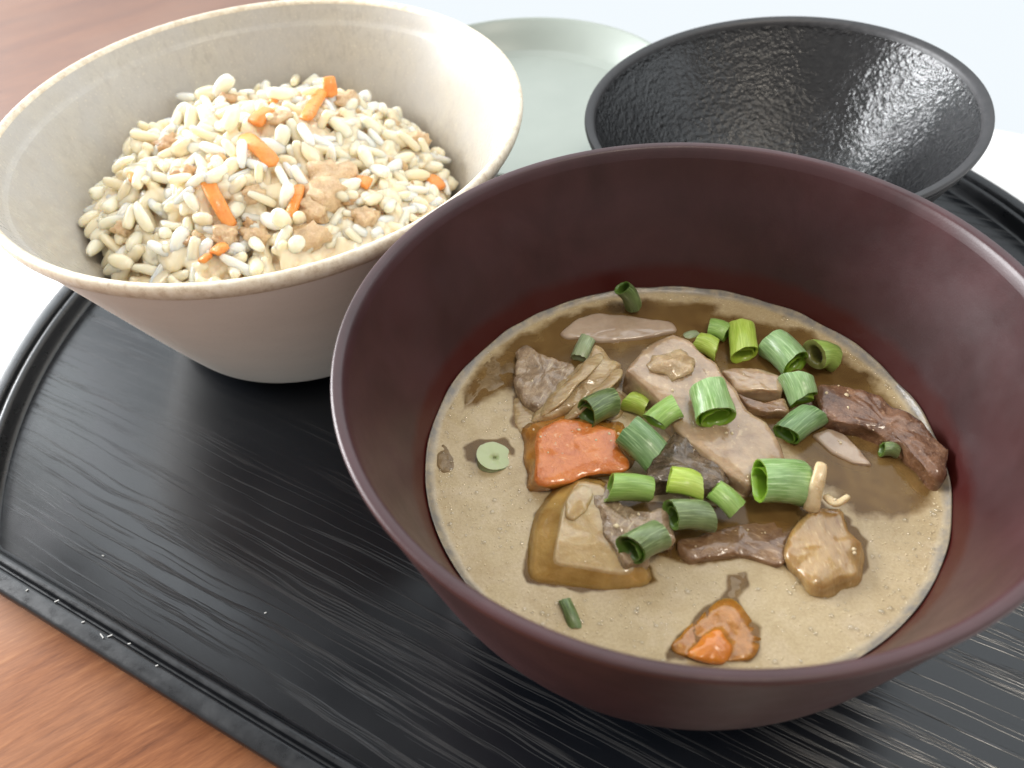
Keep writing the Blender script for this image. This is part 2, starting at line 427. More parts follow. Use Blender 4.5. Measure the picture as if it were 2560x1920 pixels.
def m_scallion(name, c1, c2, inner):
    """striped skin outside, juicy lime cut faces inside"""
    m = mat(name, c1, .30, .5, coat=.15, coat_r=.15, sss=.2, sss_r=(.5, 1, .3), sss_s=.0012); t = NT(m)
    tc = t.n('ShaderNodeTexCoord')
    mp = t.n('ShaderNodeMapping'); mp.inputs['Scale'].default_value = (60, 1.4, 1)
    t.l(tc.outputs['UV'], mp.inputs['Vector'])
    s = t.noise(mp.outputs['Vector'], 1, 3, .6, .15)
    big = t.noise(t.coords(), 1.8, 3, .5)
    c = t.ramp(s, [(.32, tuple(k * .72 for k in c1)), (.5, c1), (.68, c2)])
    c = t.mix(t.vramp(big, [(.35, 0), (.65, .6)]), c, tuple((a + b) * .5 for a, b in zip(c1, c2)))
    t.base(c); t.normal(t.bump(s, .22, .0004))
    mi = mat(name + '_inside', inner, .28, .5, coat=.2, sss=.25, sss_r=(.6, 1, .3), sss_s=.0015)
    return m, mi
M_TABLE = m_table(); M_TABLE_GLARE = m_table(True); M_PAPER = m_paper(); M_TRAYF = m_lacquer(True); M_TRAYR = m_lacquer(False)
M_RED = m_redbowl(); M_REDW = m_redbowl(True); M_RBI = m_ricebowl_in(); M_RBO = m_ricebowl_out(); M_RBR = m_ricebowl_rim()
M_BLK = m_black(); M_BLKR = m_black(True); M_PLATE = m_plate()

# ------------------------------------------------------------------ setting: table, paper, window
TC = Vector((1.38, 15.79)); TD = Vector((.849, -.528)); TN = Vector((.528, .849))   # tray centre, along its straight edge, across it
def tray_pt(d, n, z=0):
    p = TC + TD * d + TN * n
    return (p.x, p.y, z)
TZ = -.40
def slab(name, d0, d1, n0, n1, z0, z1, m, bev=0):
    V = [tray_pt(d, n, z) for z in (z0, z1) for d, n in ((d0, n0), (d1, n0), (d1, n1), (d0, n1))]
    F = [(0, 1, 2, 3), (4, 5, 6, 7), (0, 1, 5, 4), (1, 2, 6, 5), (2, 3, 7, 6), (3, 0, 4, 7)]
    me = mesh(name, V, F, smooth=False)
    return obj(name, me, m)
tb = empty('dining_table', tray_pt(0, 0, TZ))
tag(tb, 'orange brown wooden table under the black tray', 'table')
def half(poly, q, nrm):
    out = []
    for k in range(len(poly)):
        a, c_ = poly[k], poly[(k + 1) % len(poly)]
        da, dc = (a - q).dot(nrm), (c_ - q).dot(nrm)
        if da >= 0: out.append(a)
        if da * dc < 0: out.append(a.lerp(c_, da / (da - dc)))
    return out
top_ = [Vector(tray_pt(d, n)[:2]) for d, n in ((-75, -45), (60, -45), (60, 17.5), (-75, 17.5))]
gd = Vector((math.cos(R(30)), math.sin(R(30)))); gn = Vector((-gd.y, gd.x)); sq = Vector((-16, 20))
for sgn, mt in ((-1, M_TABLE), (1, M_TABLE_GLARE)):  # one tabletop, split so the far section can carry the painted glare
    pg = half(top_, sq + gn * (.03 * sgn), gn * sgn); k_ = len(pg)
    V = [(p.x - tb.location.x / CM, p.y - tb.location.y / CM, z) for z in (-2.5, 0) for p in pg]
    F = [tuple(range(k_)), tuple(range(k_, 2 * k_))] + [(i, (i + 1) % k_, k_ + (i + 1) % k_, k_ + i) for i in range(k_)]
    obj('table_section', mesh('table_section', V, F, False), mt, tb)
pm = slab('paper_placemat', -22, 44, -11.0, 17.45, TZ + .0, TZ + .03, M_PAPER)
tag(pm, 'white paper mat lying on the wooden table under the black tray', 'placemat')
pm.location.z += .0002
bm_, bt, bo_, be = m_blind()
def window_part(name, n, z0, z1, strength, color, d0=-104, d1=110):
    m = bpy.data.materials.new(name + '_light'); m.use_nodes = True
    t = m.node_tree; t.nodes.clear()
    o = t.nodes.new('ShaderNodeOutputMaterial'); e = t.nodes.new('ShaderNodeEmission')
    e.inputs['Strength'].default_value = strength; e.inputs['Color'].default_value = (*color, 1)
    t.links.new(e.outputs[0], o.inputs['Surface'])
    return slab(name, d0, d1, n, n + 1.0, z0, z1, m)
win = empty('window', tray_pt(0, 18, TZ))
tag(win, 'bright white window with a backlit blind behind the table', 'window')
p = window_part('lower_blind', 17.55, -40, 13.0, BLIND_LOW, (.90, .96, 1.0)); p.parent = win; p.matrix_parent_inverse = Matrix.Translation(-win.location)
for d0_, d1_, z1_, k_ in ((-104, -66, 125, 2.0), (-65, 110, 60, 1.0)):
    p = window_part('pane', 17.85, 13.0, z1_, BLIND_HIGH * k_, (.90, .96, 1.0), d0_, d1_); p.parent = win; p.matrix_parent_inverse = Matrix.Translation(-win.location)
wl_ = slab('wall', -65, 110, 17.9, 19.0, 60.2, 220, mat('added_wall_grey', (.14, .135, .13), .9))  # unseen wall, added to darken what the tray reflects
tag(wl_, kind='structure')

# ------------------------------------------------------------------ the half-moon tray
TC2 = Vector((1.41, 16.1))
def tray_pt2(d, n, z=0):
    p = TC2 + TD * d + TN * n
    return (p.x, p.y, z)
def tray_loop(u, z, na=120, nf=20, nc=40):
    Rr, H, rf = 15.3, 12.2, 1.4
    lat = math.sqrt((Rr - rf) ** 2 - (H - rf) ** 2)
    r = max(rf - u, .3)
    pts = []
    a_end = math.atan2(-(H - rf), lat)                  # right fillet centre direction
    a0, a1 = a_end, math.pi - a_end
    for i in range(na):
        a = a0 + (a1 - a0) * i / na
        pts.append(((Rr - u) * math.cos(a), (Rr - u) * math.sin(a)))
    for cx, s0, s1 in ((-lat, math.pi - a_end, 1.5 * math.pi), ):
        for i in range(nf):
            a = s0 + (s1 - s0) * i / nf
            pts.append((cx + r * math.cos(a), -(H - rf) + r * math.sin(a)))
    for i in range(nc):
        pts.append((-lat + 2 * lat * i / nc, -(H - u)))
    for i in range(nf):
        a = 1.5 * math.pi + (2 * math.pi + a_end - 1.5 * math.pi) * i / nf
        pts.append((lat + r * math.cos(a), -(H - rf) + r * math.sin(a)))
    return [tray_pt2(x, y, z) for x, y in pts]
tray = empty('serving_tray', tray_pt2(0, 0, TZ + .03))
tag(tray, 'black lacquered half moon tray with raised rim and fine wood grain', 'tray')
def tray_mesh(name, prof, cap_last=False, cap_first=False):
    V = []; F = []
    for u, z in prof: V += tray_loop(u, z)
    n = len(V) // len(prof)
    for j in range(len(prof) - 1):
        for i in range(n):
            k = (i + 1) % n
            F.append((j * n + i, j * n + k, (j + 1) * n + k, (j + 1) * n + i))
    if cap_last: F.append(tuple((len(prof) - 1) * n + i for i in range(n)))
    if cap_first: F.append(tuple(range(n))[::-1])
    V = [Vector(v) - Vector(tray_pt2(0, 0, TZ + .03)) for v in V]
    return mesh(name, V, F)
rim_prof = [(.45, -.36), (.25, -.35), (.16, -.10), (.03, .22), (.0, .34), (.012, .41), (.04, .46), (.08, .485), (.13, .495), (.36, .50), (.40, .49), (.42, .46),
            (.43, .36), (.45, .33), (.50, .33), (.52, .36), (.53, .41), (.55, .432), (.60, .44), (.67, .435), (.70, .41), (.72, .36), (.76, .20), (.79, .06), (.83, .012), (.90, -.004)]
me = tray_mesh('rim', rim_prof)
for p_ in me.polygons: p_.use_smooth = True
obj('rim', me, M_TRAYR, tray)
me = tray_mesh('base_panel', [(.45, -.34), (.86, -.30), (.87, 0.0)], True, True)
for p_ in me.polygons: p_.use_smooth = False
obj('base_panel', me, M_TRAYF, tray)
# specks of lint caught along the front edge of the rim
V = []; F = []
for d, n_, L in [(-11.4, -11.86, .05), (-9.45, -11.66, .06), (-6.9, -11.7, .05), (-6.1, -11.58, .09), (-5.2, -11.66, .06), (-4.6, -11.7, .14), (-4.45, -11.62, .10), (-4.0, -11.55, .06), (-3.1, -11.64, .05), (-6.5, -10.2, .05), (-2.2, -9.6, .05)]:
    a = rng.uniform(0, 6.28); n_ -= .18; z0 = .505 if n_ < -11.75 else (.445 if n_ < -11.5 else .004)
    x, y, _ = tray_pt2(d, n_)
    w_ = .013
    dx, dy = math.cos(a) * L / 2, math.sin(a) * L / 2
    b = len(V)
    for sx, sy, sz in ((-1, -1, 0), (1, -1, 0), (1, 1, 0), (-1, 1, 0), (-1, -1, 1), (1, -1, 1), (1, 1, 1), (-1, 1, 1)):
        V.append((x + dx * sx - dy / L * 2 * w_ * sy, y + dy * sx + dx / L * 2 * w_ * sy, z0 + sz * .018))
    F += [tuple(b + i for i in f) for f in ((0, 1, 2, 3), (4, 5, 6, 7), (0, 1, 5, 4), (1, 2, 6, 5), (2, 3, 7, 6), (3, 0, 4, 7))]
lint = obj('lint', mesh('lint', V, F, False), mat('lint_white', (.42, .42, .41), .8))
tag(lint, 'tiny white specks of lint along the front edge of the black tray', 'lint', kind='stuff')

# ------------------------------------------------------------------ brown soup bowl
RC = (3.15, 10.09)
SOUP_Z = 3.0
red = empty('soup_bowl', (RC[0], RC[1], 0))
tag(red, 'large dark reddish brown lacquer bowl filled with pork and vegetable soup', 'bowl')
out_c = [(2.95, 0.0), (3.05, .04), (3.08, .35), (3.2, .62), (3.75, .82), (4.45, 1.2), (4.98, 1.85), (5.30, 2.7), (5.55, 3.7), (5.78, 4.7), (5.98, 5.6), (6.06, 5.95)]
rim_c = [(6.10, 6.10), (6.105, 6.17), (6.08, 6.215), (6.03, 6.225), (5.93, 6.20), (5.88, 6.12)]
in_c = [(5.84, 5.98), (5.72, 5.4), (5.48, 4.6), (5.2, 3.75), (4.93, 3.05), (4.6, 2.3), (4.05, 1.6), (3.2, 1.2), (1.5, 1.05)]
prof = catmull([(r, z) for r, z in out_c], 3)
H_ = (.008, .0016)
me = lathe('body', [(2.6, .12), (2.75, .0)] + prof, 160, harm=H_, cap1=False); obj('body', me, M_RED, red)
me = lathe('rim', [(6.06, 5.95)] + catmull(rim_c, 4) + [(5.84, 5.98)], 192, harm=H_, cap0=False, cap1=False); obj('rim', me, M_RED, red)
me = lathe('lining', catmull(in_c, 4), 192, harm=H_, cap0=False); obj('lining', me, M_REDW, red)

# ------------------------------------------------------------------ beige rice bowl
BC = (-5.76, 19.41)
rb = empty('rice_bowl', (BC[0], BC[1], 0))
tag(rb, 'wide beige stoneware bowl with cream rim holding mixed rice', 'bowl')
HB = (-.015, -.0015)
o_c = [(2.6, .02), (2.72, .0), (2.8, .10), (3.0, .13), (3.55, .16), (3.9, .34), (4.15, .72), (4.75, 1.9), (5.5, 3.45), (6.15, 4.8), (6.50, 5.52)]
me = lathe('body', [(2.45, .1)] + catmull(o_c, 4), 160, harm=HB, cap1=False); obj('body', me, M_RBO, rb)
r_c = [(6.50, 5.52), (6.53, 5.56), (6.60, 5.62), (6.66, 5.74), (6.68, 5.86), (6.655, 5.95), (6.60, 5.985), (6.53, 5.98), (6.47, 5.93), (6.45, 5.88)]
me = lathe('rim', catmull(r_c, 3), 192, harm=HB, cap0=False, cap1=False); obj('rim', me, M_RBR, rb)
i_c = [(6.45, 5.88), (6.37, 5.72), (6.27, 5.5), (6.20, 5.40), (6.13, 5.28), (5.85, 4.65), (5.2, 3.15), (4.5, 1.6), (4.0, .85), (3.0, .55), (1.2, .5)]
me = lathe('lining', catmull(i_c, 4), 160, harm=HB, cap0=False); obj('lining', me, M_RBI, rb)

# ------------------------------------------------------------------ black bowl
KC = (8.0, 20.51)
bb = empty('small_bowl', (KC[0], KC[1], 0))
tag(bb, 'empty black bowl with a rough glossy inside behind the soup bowl', 'bowl')
HK = (.008, .030)
me = lathe('body', [(2.1, .1)] + catmull([(2.2, .0), (2.35, .02), (2.4, .35), (2.7, .55), (3.3, 1.1), (3.9, 2.0), (4.65, 3.1), (5.20, 4.1), (5.25, 4.22)], 4), 128, harm=HK, cap1=False); obj('body', me, M_BLKR, bb)
me = lathe('rim', catmull([(5.25, 4.22), (5.29, 4.33), (5.27, 4.41), (5.23, 4.43), (5.12, 4.41), (5.04, 4.35), (5.0, 4.25)], 4), 160, harm=HK, cap0=False, cap1=False); obj('rim', me, M_BLKR, bb)
me = lathe('lining', catmull([(5.0, 4.25), (4.84, 3.95), (4.22, 3.05), (3.50, 2.15), (2.7, 1.4), (1.75, .92), (.8, .75)], 5), 160, harm=HK, cap0=False); obj('lining', me, M_BLK, bb)
bb.rotation_euler = (0, R(-2.1), 0)
bb.location.z += .0006

# ------------------------------------------------------------------ celadon plate
PC = (1.1, 27.15)
pl = empty('small_plate', (PC[0], PC[1], 0))
tag(pl, 'pale grey green glazed dish behind the rice bowl', 'plate')
me = lathe('body', [(1.9, .12)] + catmull([(2.0, .0), (2.2, .0), (2.25, .5), (2.6, .86), (3.7, 1.0), (4.65, 1.3), (5.22, 1.72), (5.47, 2.02)], 4), 128, cap1=False); obj('body', me, M_PLATE, pl)
me = lathe('rim', catmull([(5.47, 2.02), (5.52, 2.09), (5.49, 2.14), (5.41, 2.14), (5.33, 2.08)], 4), 128, cap0=False, cap1=False); obj('rim', me, M_PLATE, pl)
me = lathe('well', catmull([(5.33, 2.08), (5.1, 1.85), (4.75, 1.45), (4.5, 1.22), (4.25, 1.14), (4.1, 1.15), (3.4, 1.13), (2.0, 1.12), (.8, 1.12)], 5), 128, cap0=False); obj('well', me, M_PLATE, pl)

# ------------------------------------------------------------------ soup
def inside(poly, x, y):
    c = False; j = len(poly) - 1
    for i in range(len(poly)):
        xi, yi = poly[i][:2]; xj, yj = poly[j][:2]
        if (yi > y) != (yj > y) and x < (xj - xi) * (y - yi) / (yj - yi) + xi: c = not c
        j = i
    return c
def edist(poly, x, y):
    best = 9
    for i in range(len(poly)):
        ax, ay = poly[i][:2]; bx, by = poly[(i + 1) % len(poly)][:2]
        dx, dy = bx - ax, by - ay
        t = max(0, min(1, ((x - ax) * dx + (y - ay) * dy) / (dx * dx + dy * dy + 1e-9)))
        best = min(best, math.hypot(x - ax - t * dx, y - ay - t * dy))
    return best
def clearness(x, y):
    """signed distance (cm) into the clear broth round the pieces, and how far into the wide clear areas"""
    nx = x + .10 * N3(x, y, 0, 1.6, 3) + .04 * N3(x, y, 0, 5, 9); ny = y + .10 * N3(x, y, 2, 1.6, 5) + .04 * N3(x, y, 1, 5, 4)
    out = [-1, -1]
    for k, z in enumerate(CLEAR):
        d = edist(z, nx, ny); s = d if inside(z, nx, ny) else -d
        q = 0 if k < 2 else 1
        out[q] = max(out[q], s)
    return out
def m_soup():
    m = mat('miso_broth', (.4, .3, .2), .12, .5, sss=0); t = NT(m)
    def at(n): return t.n('ShaderNodeAttribute', attribute_name=n).outputs['Fac']
    co = t.coords()
    a = t.noise(co, 1.0, 5, .65, 1.0); g = t.noise(co, 20, 4, .7); g2 = t.noise(co, 52, 2, .6)
    milky = t.ramp(a, [(.3, (.43, .330, .180)), (.5, (.51, .405, .238)), (.62, (.535, .43, .275)), (.78, (.60, .49, .30))])
    milky = t.mix(t.vramp(g, [(.35, .35), (.6, 0)]), milky, (.30, .205, .10))
    milky = t.mix(t.vramp(g2, [(.58, 0), (.72, .30)]), milky, (.60, .50, .33))
    sw = t.noise(co, .55, 5, .62, 2.2)
    milky = t.mix(t.vramp(sw, [(.46, 0), (.66, .45)]), milky, (.37, .265, .125))
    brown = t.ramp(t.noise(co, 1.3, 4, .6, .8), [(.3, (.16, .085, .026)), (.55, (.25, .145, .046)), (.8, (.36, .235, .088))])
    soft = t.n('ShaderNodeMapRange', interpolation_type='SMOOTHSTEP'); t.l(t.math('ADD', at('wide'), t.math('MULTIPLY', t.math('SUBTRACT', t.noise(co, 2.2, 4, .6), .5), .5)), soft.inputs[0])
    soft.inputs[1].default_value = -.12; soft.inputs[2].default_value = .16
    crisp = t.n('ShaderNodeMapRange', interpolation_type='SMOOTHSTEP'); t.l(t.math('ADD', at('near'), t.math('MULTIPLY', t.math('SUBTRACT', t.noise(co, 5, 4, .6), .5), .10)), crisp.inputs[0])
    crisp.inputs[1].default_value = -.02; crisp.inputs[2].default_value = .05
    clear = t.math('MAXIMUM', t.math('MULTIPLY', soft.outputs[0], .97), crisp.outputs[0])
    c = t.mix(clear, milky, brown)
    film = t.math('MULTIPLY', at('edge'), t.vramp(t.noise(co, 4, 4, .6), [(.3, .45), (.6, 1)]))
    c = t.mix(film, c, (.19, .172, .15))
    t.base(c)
    wav = t.noise(co, 1.1, 3, .5)
    n0 = t.bump(wav, .06, .002)
    gm = t.math('MULTIPLY', g, t.math('SUBTRACT', 1.0, t.math('MULTIPLY', clear, .85)))
    n1 = t.bump(gm, .16, .0006, n0)
    t.normal(n1)
    # clear broth lets what is sunk in it show through
    tr = t.n('ShaderNodeBsdfTransparent'); tr.inputs['Color'].default_value = (.86, .70, .42, 1)
    gl = t.n('ShaderNodeMixShader')
    out = t.t.nodes['Material Output']
    t.l(t.math('MULTIPLY', t.math('MULTIPLY', clear, t.math('SUBTRACT', 1.0, at('edge'))), .42), gl.inputs['Fac'])
    t.l(t.b.outputs[0], gl.inputs[1]); t.l(tr.outputs[0], gl.inputs[2])
    t.l(gl.outputs[0], out.inputs['Surface'])
    return m
def make_soup():
    nr, ns = 150, 300
    V = []; F = []; A = []; A2 = []; A3 = []
    R0 = 4.93
    for j in range(nr):
        q = j / (nr - 1)
        for i in range(ns):
            a = 2 * math.pi * i / ns
            k = 1 + H_[0] * math.cos(2 * a) + H_[1] * math.sin(2 * a)
            r = (R0 * q ** .85) * k
            x, y = r * math.cos(a), r * math.sin(a)
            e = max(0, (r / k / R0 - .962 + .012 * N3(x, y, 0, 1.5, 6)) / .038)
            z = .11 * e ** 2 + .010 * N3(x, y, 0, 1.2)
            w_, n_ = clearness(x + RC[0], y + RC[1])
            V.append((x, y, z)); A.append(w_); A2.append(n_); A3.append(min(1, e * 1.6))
    for j in range(nr - 1):
        for i in range(ns):
            i2 = (i + 1) % ns
            F.append((j * ns + i, j * ns + i2, (j + 1) * ns + i2, (j + 1) * ns + i))
    b = len(V)
    # the liquid's underside follows the bowl
    low = [(4.90, -.12), (4.6, -.72), (4.0, -1.1), (2.5, -1.25)]
    for r, z in low:
        for i in range(ns):
            a = 2 * math.pi * i / ns
            V.append((r * math.cos(a) * .985, r * math.sin(a) * .985, z)); A.append(-1); A2.append(-1); A3.append(0)
    for j in range(-1, len(low) - 1):
        o1 = (nr - 1) * ns if j < 0 else b + j * ns
        o2 = b + (j + 1) * ns
        for i in range(ns):
            i2 = (i + 1) % ns
            F.append((o1 + i, o1 + i2, o2 + i2, o2 + i))
    F.append(tuple(b + (len(low) - 1) * ns + i for i in range(ns)))
    me = mesh('broth', V, F)
    for nm, vals in (('wide', A), ('near', A2), ('edge', A3)):
        me.attributes.new(nm, 'FLOAT', 'POINT').data.foreach_set('value', vals)
    return me
bed = mat('broth_depth', (.16, .088, .028), .6); 
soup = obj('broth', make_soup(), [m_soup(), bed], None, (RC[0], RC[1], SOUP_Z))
for p_ in soup.data.polygons:
    if p_.center.z < -.05 * CM: p_.material_index = 1
tag(soup, 'cloudy beige miso broth filling the reddish brown bowl', 'soup')

# ------------------------------------------------------------------ pieces in the soup
def resample(poly, n):
    P = [Vector(p[:2]) for p in poly]
    L = [(P[i] - P[(i + 1) % len(P)]).length for i in range(len(P))]
    tot = sum(L); out = []; i = 0; acc = 0
    for k in range(n):
        s = tot * k / n
        while acc + L[i] < s: acc += L[i]; i += 1
        out.append(P[i].lerp(P[(i + 1) % len(P)], (s - acc) / max(L[i], 1e-6)))
    return out
def ang_resample(poly, c, n):
    out = []
    for k in range(n):
        a = 2 * math.pi * k / n; d = Vector((math.cos(a), math.sin(a))); best = 0
        for i in range(len(poly)):
            p = Vector(poly[i][:2]) - c; q = Vector(poly[(i + 1) % len(poly)][:2]) - c
            e = q - p; det = d.x * (-e.y) + e.x * d.y
            if abs(det) < 1e-9: continue
            t = (p.x * (-e.y) + e.x * p.y) / det; u = (d.x * p.y - d.y * p.x) / det
            if t > 0 and -1e-6 <= u <= 1 + 1e-6: best = max(best, t)
        out.append(c + d * best)
    return out
def smooth_loop(L, k):
    for _ in range(k): L = [(L[i - 1] + L[i] * 2 + L[(i + 1) % len(L)]) / 4 for i in range(len(L))]
    return L
def chunk(name, m, top, z_top, z_bot, base=None, dome=.05, edge=.07, rough=.04, freq=2.2, seed=1, tilt=(0, 0), n=56, soft=1, side=None):
    """a solid cut piece: base outline, side, bevelled shoulder and a gently domed, uneven top"""
    c = sum((Vector(p[:2]) for p in top), Vector((0, 0))) / len(top)
    if base: T = ang_resample(top, c, n); B = ang_resample(base, c, n)
    else: T = resample(top, n); B = [c + (p - c) * 1.03 for p in T]
    T = smooth_loop(T, soft); B = smooth_loop(B, soft)
    wl = 3.025 if base else z_bot + .03
    rings = [([c + (p - c) * .8 for p in B], z_bot), (B, wl)]
    for k in (.33, .66): rings.append(([b.lerp(t, k) for b, t in zip(B, T)], wl + (z_top - edge - wl) * k))
    rings.append((T, z_top - edge)); nq = len(rings)
    rings.append(([c + (p - c) * .975 for p in T], z_top - edge * .35))
    for s in (.92, .8, .66, .5, .33, .16): rings.append(([c + (p - c) * s for p in T], z_top + dome * (1 - s * s)))
    V = []; F = []
    inner = [.95, .92, .8, .66, .5, .33, .16]
    for q_, (L, z) in enumerate(rings):
        fall = 1 if q_ < nq else inner[q_ - nq]
        for p in L:
            zz = z + (tilt[0] * (p.x - c.x) + tilt[1] * (p.y - c.y)) * (1 if z > z_bot + .2 * (z_top - z_bot) else 0)
            d = Vector((N3(p.x, p.y, zz, freq, seed), N3(p.x, p.y, zz, freq, seed + 11), N3(p.x, p.y, zz, freq, seed + 23))) * rough
            d += Vector((0, 0, N3(p.x, p.y, zz, freq * 3.1, seed + 5))) * rough * .5
            V.append((p.x + d.x * fall - c.x, p.y + d.y * fall - c.y, zz + d.z * (.45 + .55 * fall)))
    for j in range(len(rings) - 1):
        for i in range(n): F.append((j * n + i, j * n + (i + 1) % n, (j + 1) * n + (i + 1) % n, (j + 1) * n + i))
    V.append((0, 0, z_top + dome)); k = len(V) - 1; j = len(rings) - 1
    for i in range(n): F.append((j * n + i, j * n + (i + 1) % n, k))
    F.append(tuple(range(n))[::-1])
    me = mesh(name, V, F)
    o = obj(name, me, [m, side] if side else m, None, (c.x, c.y, 0))
    if side:                      # the soaked sides below the cut top are stained by the broth
        for p in me.polygons:
            if p.index < 4 * n: p.material_index = 1
    return o
def lump(name, m, c, r, seed):
    bm = bmesh.new(); bmesh.ops.create_icosphere(bm, subdivisions=3, radius=1)
    for v in bm.verts:
        d = v.co.normalized()
        k = 1 + .50 * N3(*d, 1.4, seed) + .30 * N3(*d, 3.0, seed + 3) + .22 * N3(*d, 6.5, seed + 6)
        v.co = Vector((d.x * r * k, d.y * r * k * .85, d.z * r * k * .72)) * CM
    me = bpy.data.meshes.new(name); bm.to_mesh(me); bm.free()
    for p in me.polygons: p.use_smooth = True
    return obj(name, me, m, None, c)
def sweep(name, m, pts, wid, thick, seg=18, rough=.03, seed=1, freq=3, sub=6, closed_round=True, twist=0):
    """a bent strip or rod with an oval section that swells and tapers along its length"""
    C = catmull([tuple(p) for p in pts], sub); n = len(C)
    o = Vector(C[0]); V = []; F = []
    for k, p in enumerate(C):
        a = Vector(C[max(0, k - 1)]); b = Vector(C[min(n - 1, k + 1)]); d = (b - a).normalized()
        side = d.cross(Vector((0, 0, 1)))
        if side.length < .2: side = d.cross(Vector((0, 1, 0)))
        side.normalize(); up = side.cross(d)
        q = Quaternion(d, twist * k / n); side = q @ side; up = q @ up
        t = k / (n - 1)
        e = min(1, math.sqrt(max(0, 1 - (2 * t - 1) ** 8))) if closed_round else 1
        wk = wid(t) if callable(wid) else wid; tk = thick(t) if callable(thick) else thick
        for i in range(seg):
            an = 2 * math.pi * i / seg
            ca, sa = math.cos(an), math.sin(an)
            ca = math.copysign(abs(ca) ** .75, ca); sa = math.copysign(abs(sa) ** .75, sa)
            v = Vector(p) + (side * ca * wk * .5 + up * sa * tk * .5) * max(e, .15)
            v += Vector((N3(*v, freq, seed), N3(*v, freq, seed + 9), N3(*v, freq, seed + 4))) * rough
            V.append(tuple(v - o))
    for k in range(n - 1):
        for i in range(seg): F.append((k * seg + i, k * seg + (i + 1) % seg, (k + 1) * seg + (i + 1) % seg, (k + 1) * seg + i))
    F.append(tuple(range(seg))[::-1]); F.append(tuple((n - 1) * seg + i for i in range(seg)))
    return obj(name, mesh(name, V, F), m, None, tuple(o))
V_CARROT = m_veg('boiled_carrot', (.50, .125, .020), (.68, .225, .048), .22, 2.6, .4, (.74, .43, .22), .2, .7)
V_CARROT2 = m_veg('sunk_carrot', (.52, .16, .016), (.74, .25, .028), .2, 2.0, .3, (.68, .38, .14), .2, .7)
V_POTATO = m_veg('boiled_potato', (.40, .265, .115), (.54, .395, .195), .14, 2.2, .16, (.60, .46, .26), .5, .9)
V_TARO = m_veg('taro', (.29, .19, .115), (.50, .355, .215), .17, 1.8, .20, (.60, .46, .28), .45, .9)
V_PORK = m_veg('pork', (.17, .108, .062), (.45, .325, .20), .22, 3.0, .6, (.60, .48, .31), .2, .8, grain=(1.6, .35, 1))
V_ONION = m_veg('onion', (.33, .21, .085), (.54, .40, .215), .16, 2.2, .6, None, .35, .8, (.5, 1.8, 1))
V_FAT = m_veg('pale_slice', (.36, .255, .175), (.46, .345, .245), .14, 1.4, .15, None, .2, .8)
V_MUSH = m_veg('mushroom', (.075, .030, .014), (.25, .125, .065), .22, 2.6, .5, (.42, .27, .17), .1, .7)
V_MEAT = m_veg('brown_meat', (.14, .066, .030), (.34, .205, .105), .16, 2.4, .45, (.50, .35, .21), .15, .9, grain=(.4, 1.5, 1))
V_DARK = m_veg('dark_meat', (.055, .036, .022), (.24, .165, .10), .2, 3.2, .8, (.38, .29, .19), .1, .8, grain=(.35, 1.6, 1))
V_DAIKON = m_veg('radish', (.27, .145, .042), (.46, .30, .12), .14, 1.8, .22, (.58, .43, .22), .5, .9, (2.2, .7, 1))
V_HONEY = m_veg('soaked_side', (.32, .175, .038), (.54, .345, .110), .12, 1.5, .2, None, .5, .9)
V_AMBER = m_veg('soaked_carrot', (.30, .120, .014), (.54, .225, .032), .14, 2.6, .3, (.60, .33, .10), .4, .9)
V_TARO2 = m_veg('taro_lump', (.36, .24, .125), (.56, .41, .23), .24, 2.4, .4, (.66, .52, .31), .25, .6)
V_CREAM = m_veg('sprout', (.52, .38, .2), (.68, .54, .33), .3, 3, .2, None, .3, .3)
V_SUNK = m_veg('sunk_piece', (.15, .092, .036), (.26, .175, .08), .3, 2.2, .3, None, .1, .2)
def T3(o, label, cat): return tag(o, label, cat)
T3(chunk('carrot_chunk', V_CARROT, P['carrot_top'], 3.36, 2.55, P['carrot_base'], .06, .06, .07, 2.6, 2, side=V_AMBER), 'chunky orange carrot left of the scallions in the soup', 'carrot')
T3(chunk('potato_chunk', V_POTATO, P['potato_top'], 3.34, 2.5, P['potato_base'], .02, .05, .03, 1.8, 3, (.02, .06), side=V_HONEY), 'big translucent yellow potato block in front of the carrot', 'potato')
T3(chunk('taro_slice', V_TARO, P['taro'], 3.50, 2.7, None, .03, .05, .05, 2.4, 5, (-.06, .08), n=84, soft=0), 'long beige taro slice under the scallions in the middle of the soup', 'taro')
T3(chunk('pork_slice', V_PORK, P['pork'], 3.28, 2.7, None, .05, .07, .12, 2.8, 7, (.02, .08)), 'wrinkled grey brown pork slice at the left back of the soup', 'pork')
T3(chunk('onion_piece', V_ONION, P['onion'], 3.30, 2.8, None, .12, .12, .12, 2.0, 8, (.10, .10), n=72), 'soft yellow onion piece between the wrinkled pork and the taro slice', 'onion')
for k_, (pts, wd) in enumerate([([(1.92, 12.55, 3.44), (1.55, 12.0, 3.52), (1.0, 11.5, 3.40), (.5, 11.2, 3.12)], .30),
                               ([(2.30, 12.05, 3.46), (1.95, 11.6, 3.50), (1.45, 11.2, 3.40), (1.0, 10.95, 3.2)], .26)]):
    T3(sweep('onion_strip', V_ONION, pts, (lambda t, w_=wd: w_ * (.7 + .4 * math.sin(3.1 * t))), .10, rough=.06, seed=20 + k_, twist=.5),
       ['thin onion strip lying on the onion piece beside the pork', 'thin onion strip nearest the taro slice'][k_], 'onion')
T3(chunk('onion_layer', V_ONION, P['onion_under'], 3.04, 2.7, None, .03, .05, .05, 2, 9), 'flat pale onion layer half sunk behind the carrot chunk', 'onion')
T3(chunk('pale_radish_slice', V_FAT, P['fat'], 3.07, 2.8, None, .02, .05, .03, 2.2, 11), 'thin pale pinkish slice floating at the back of the soup', 'radish slice')
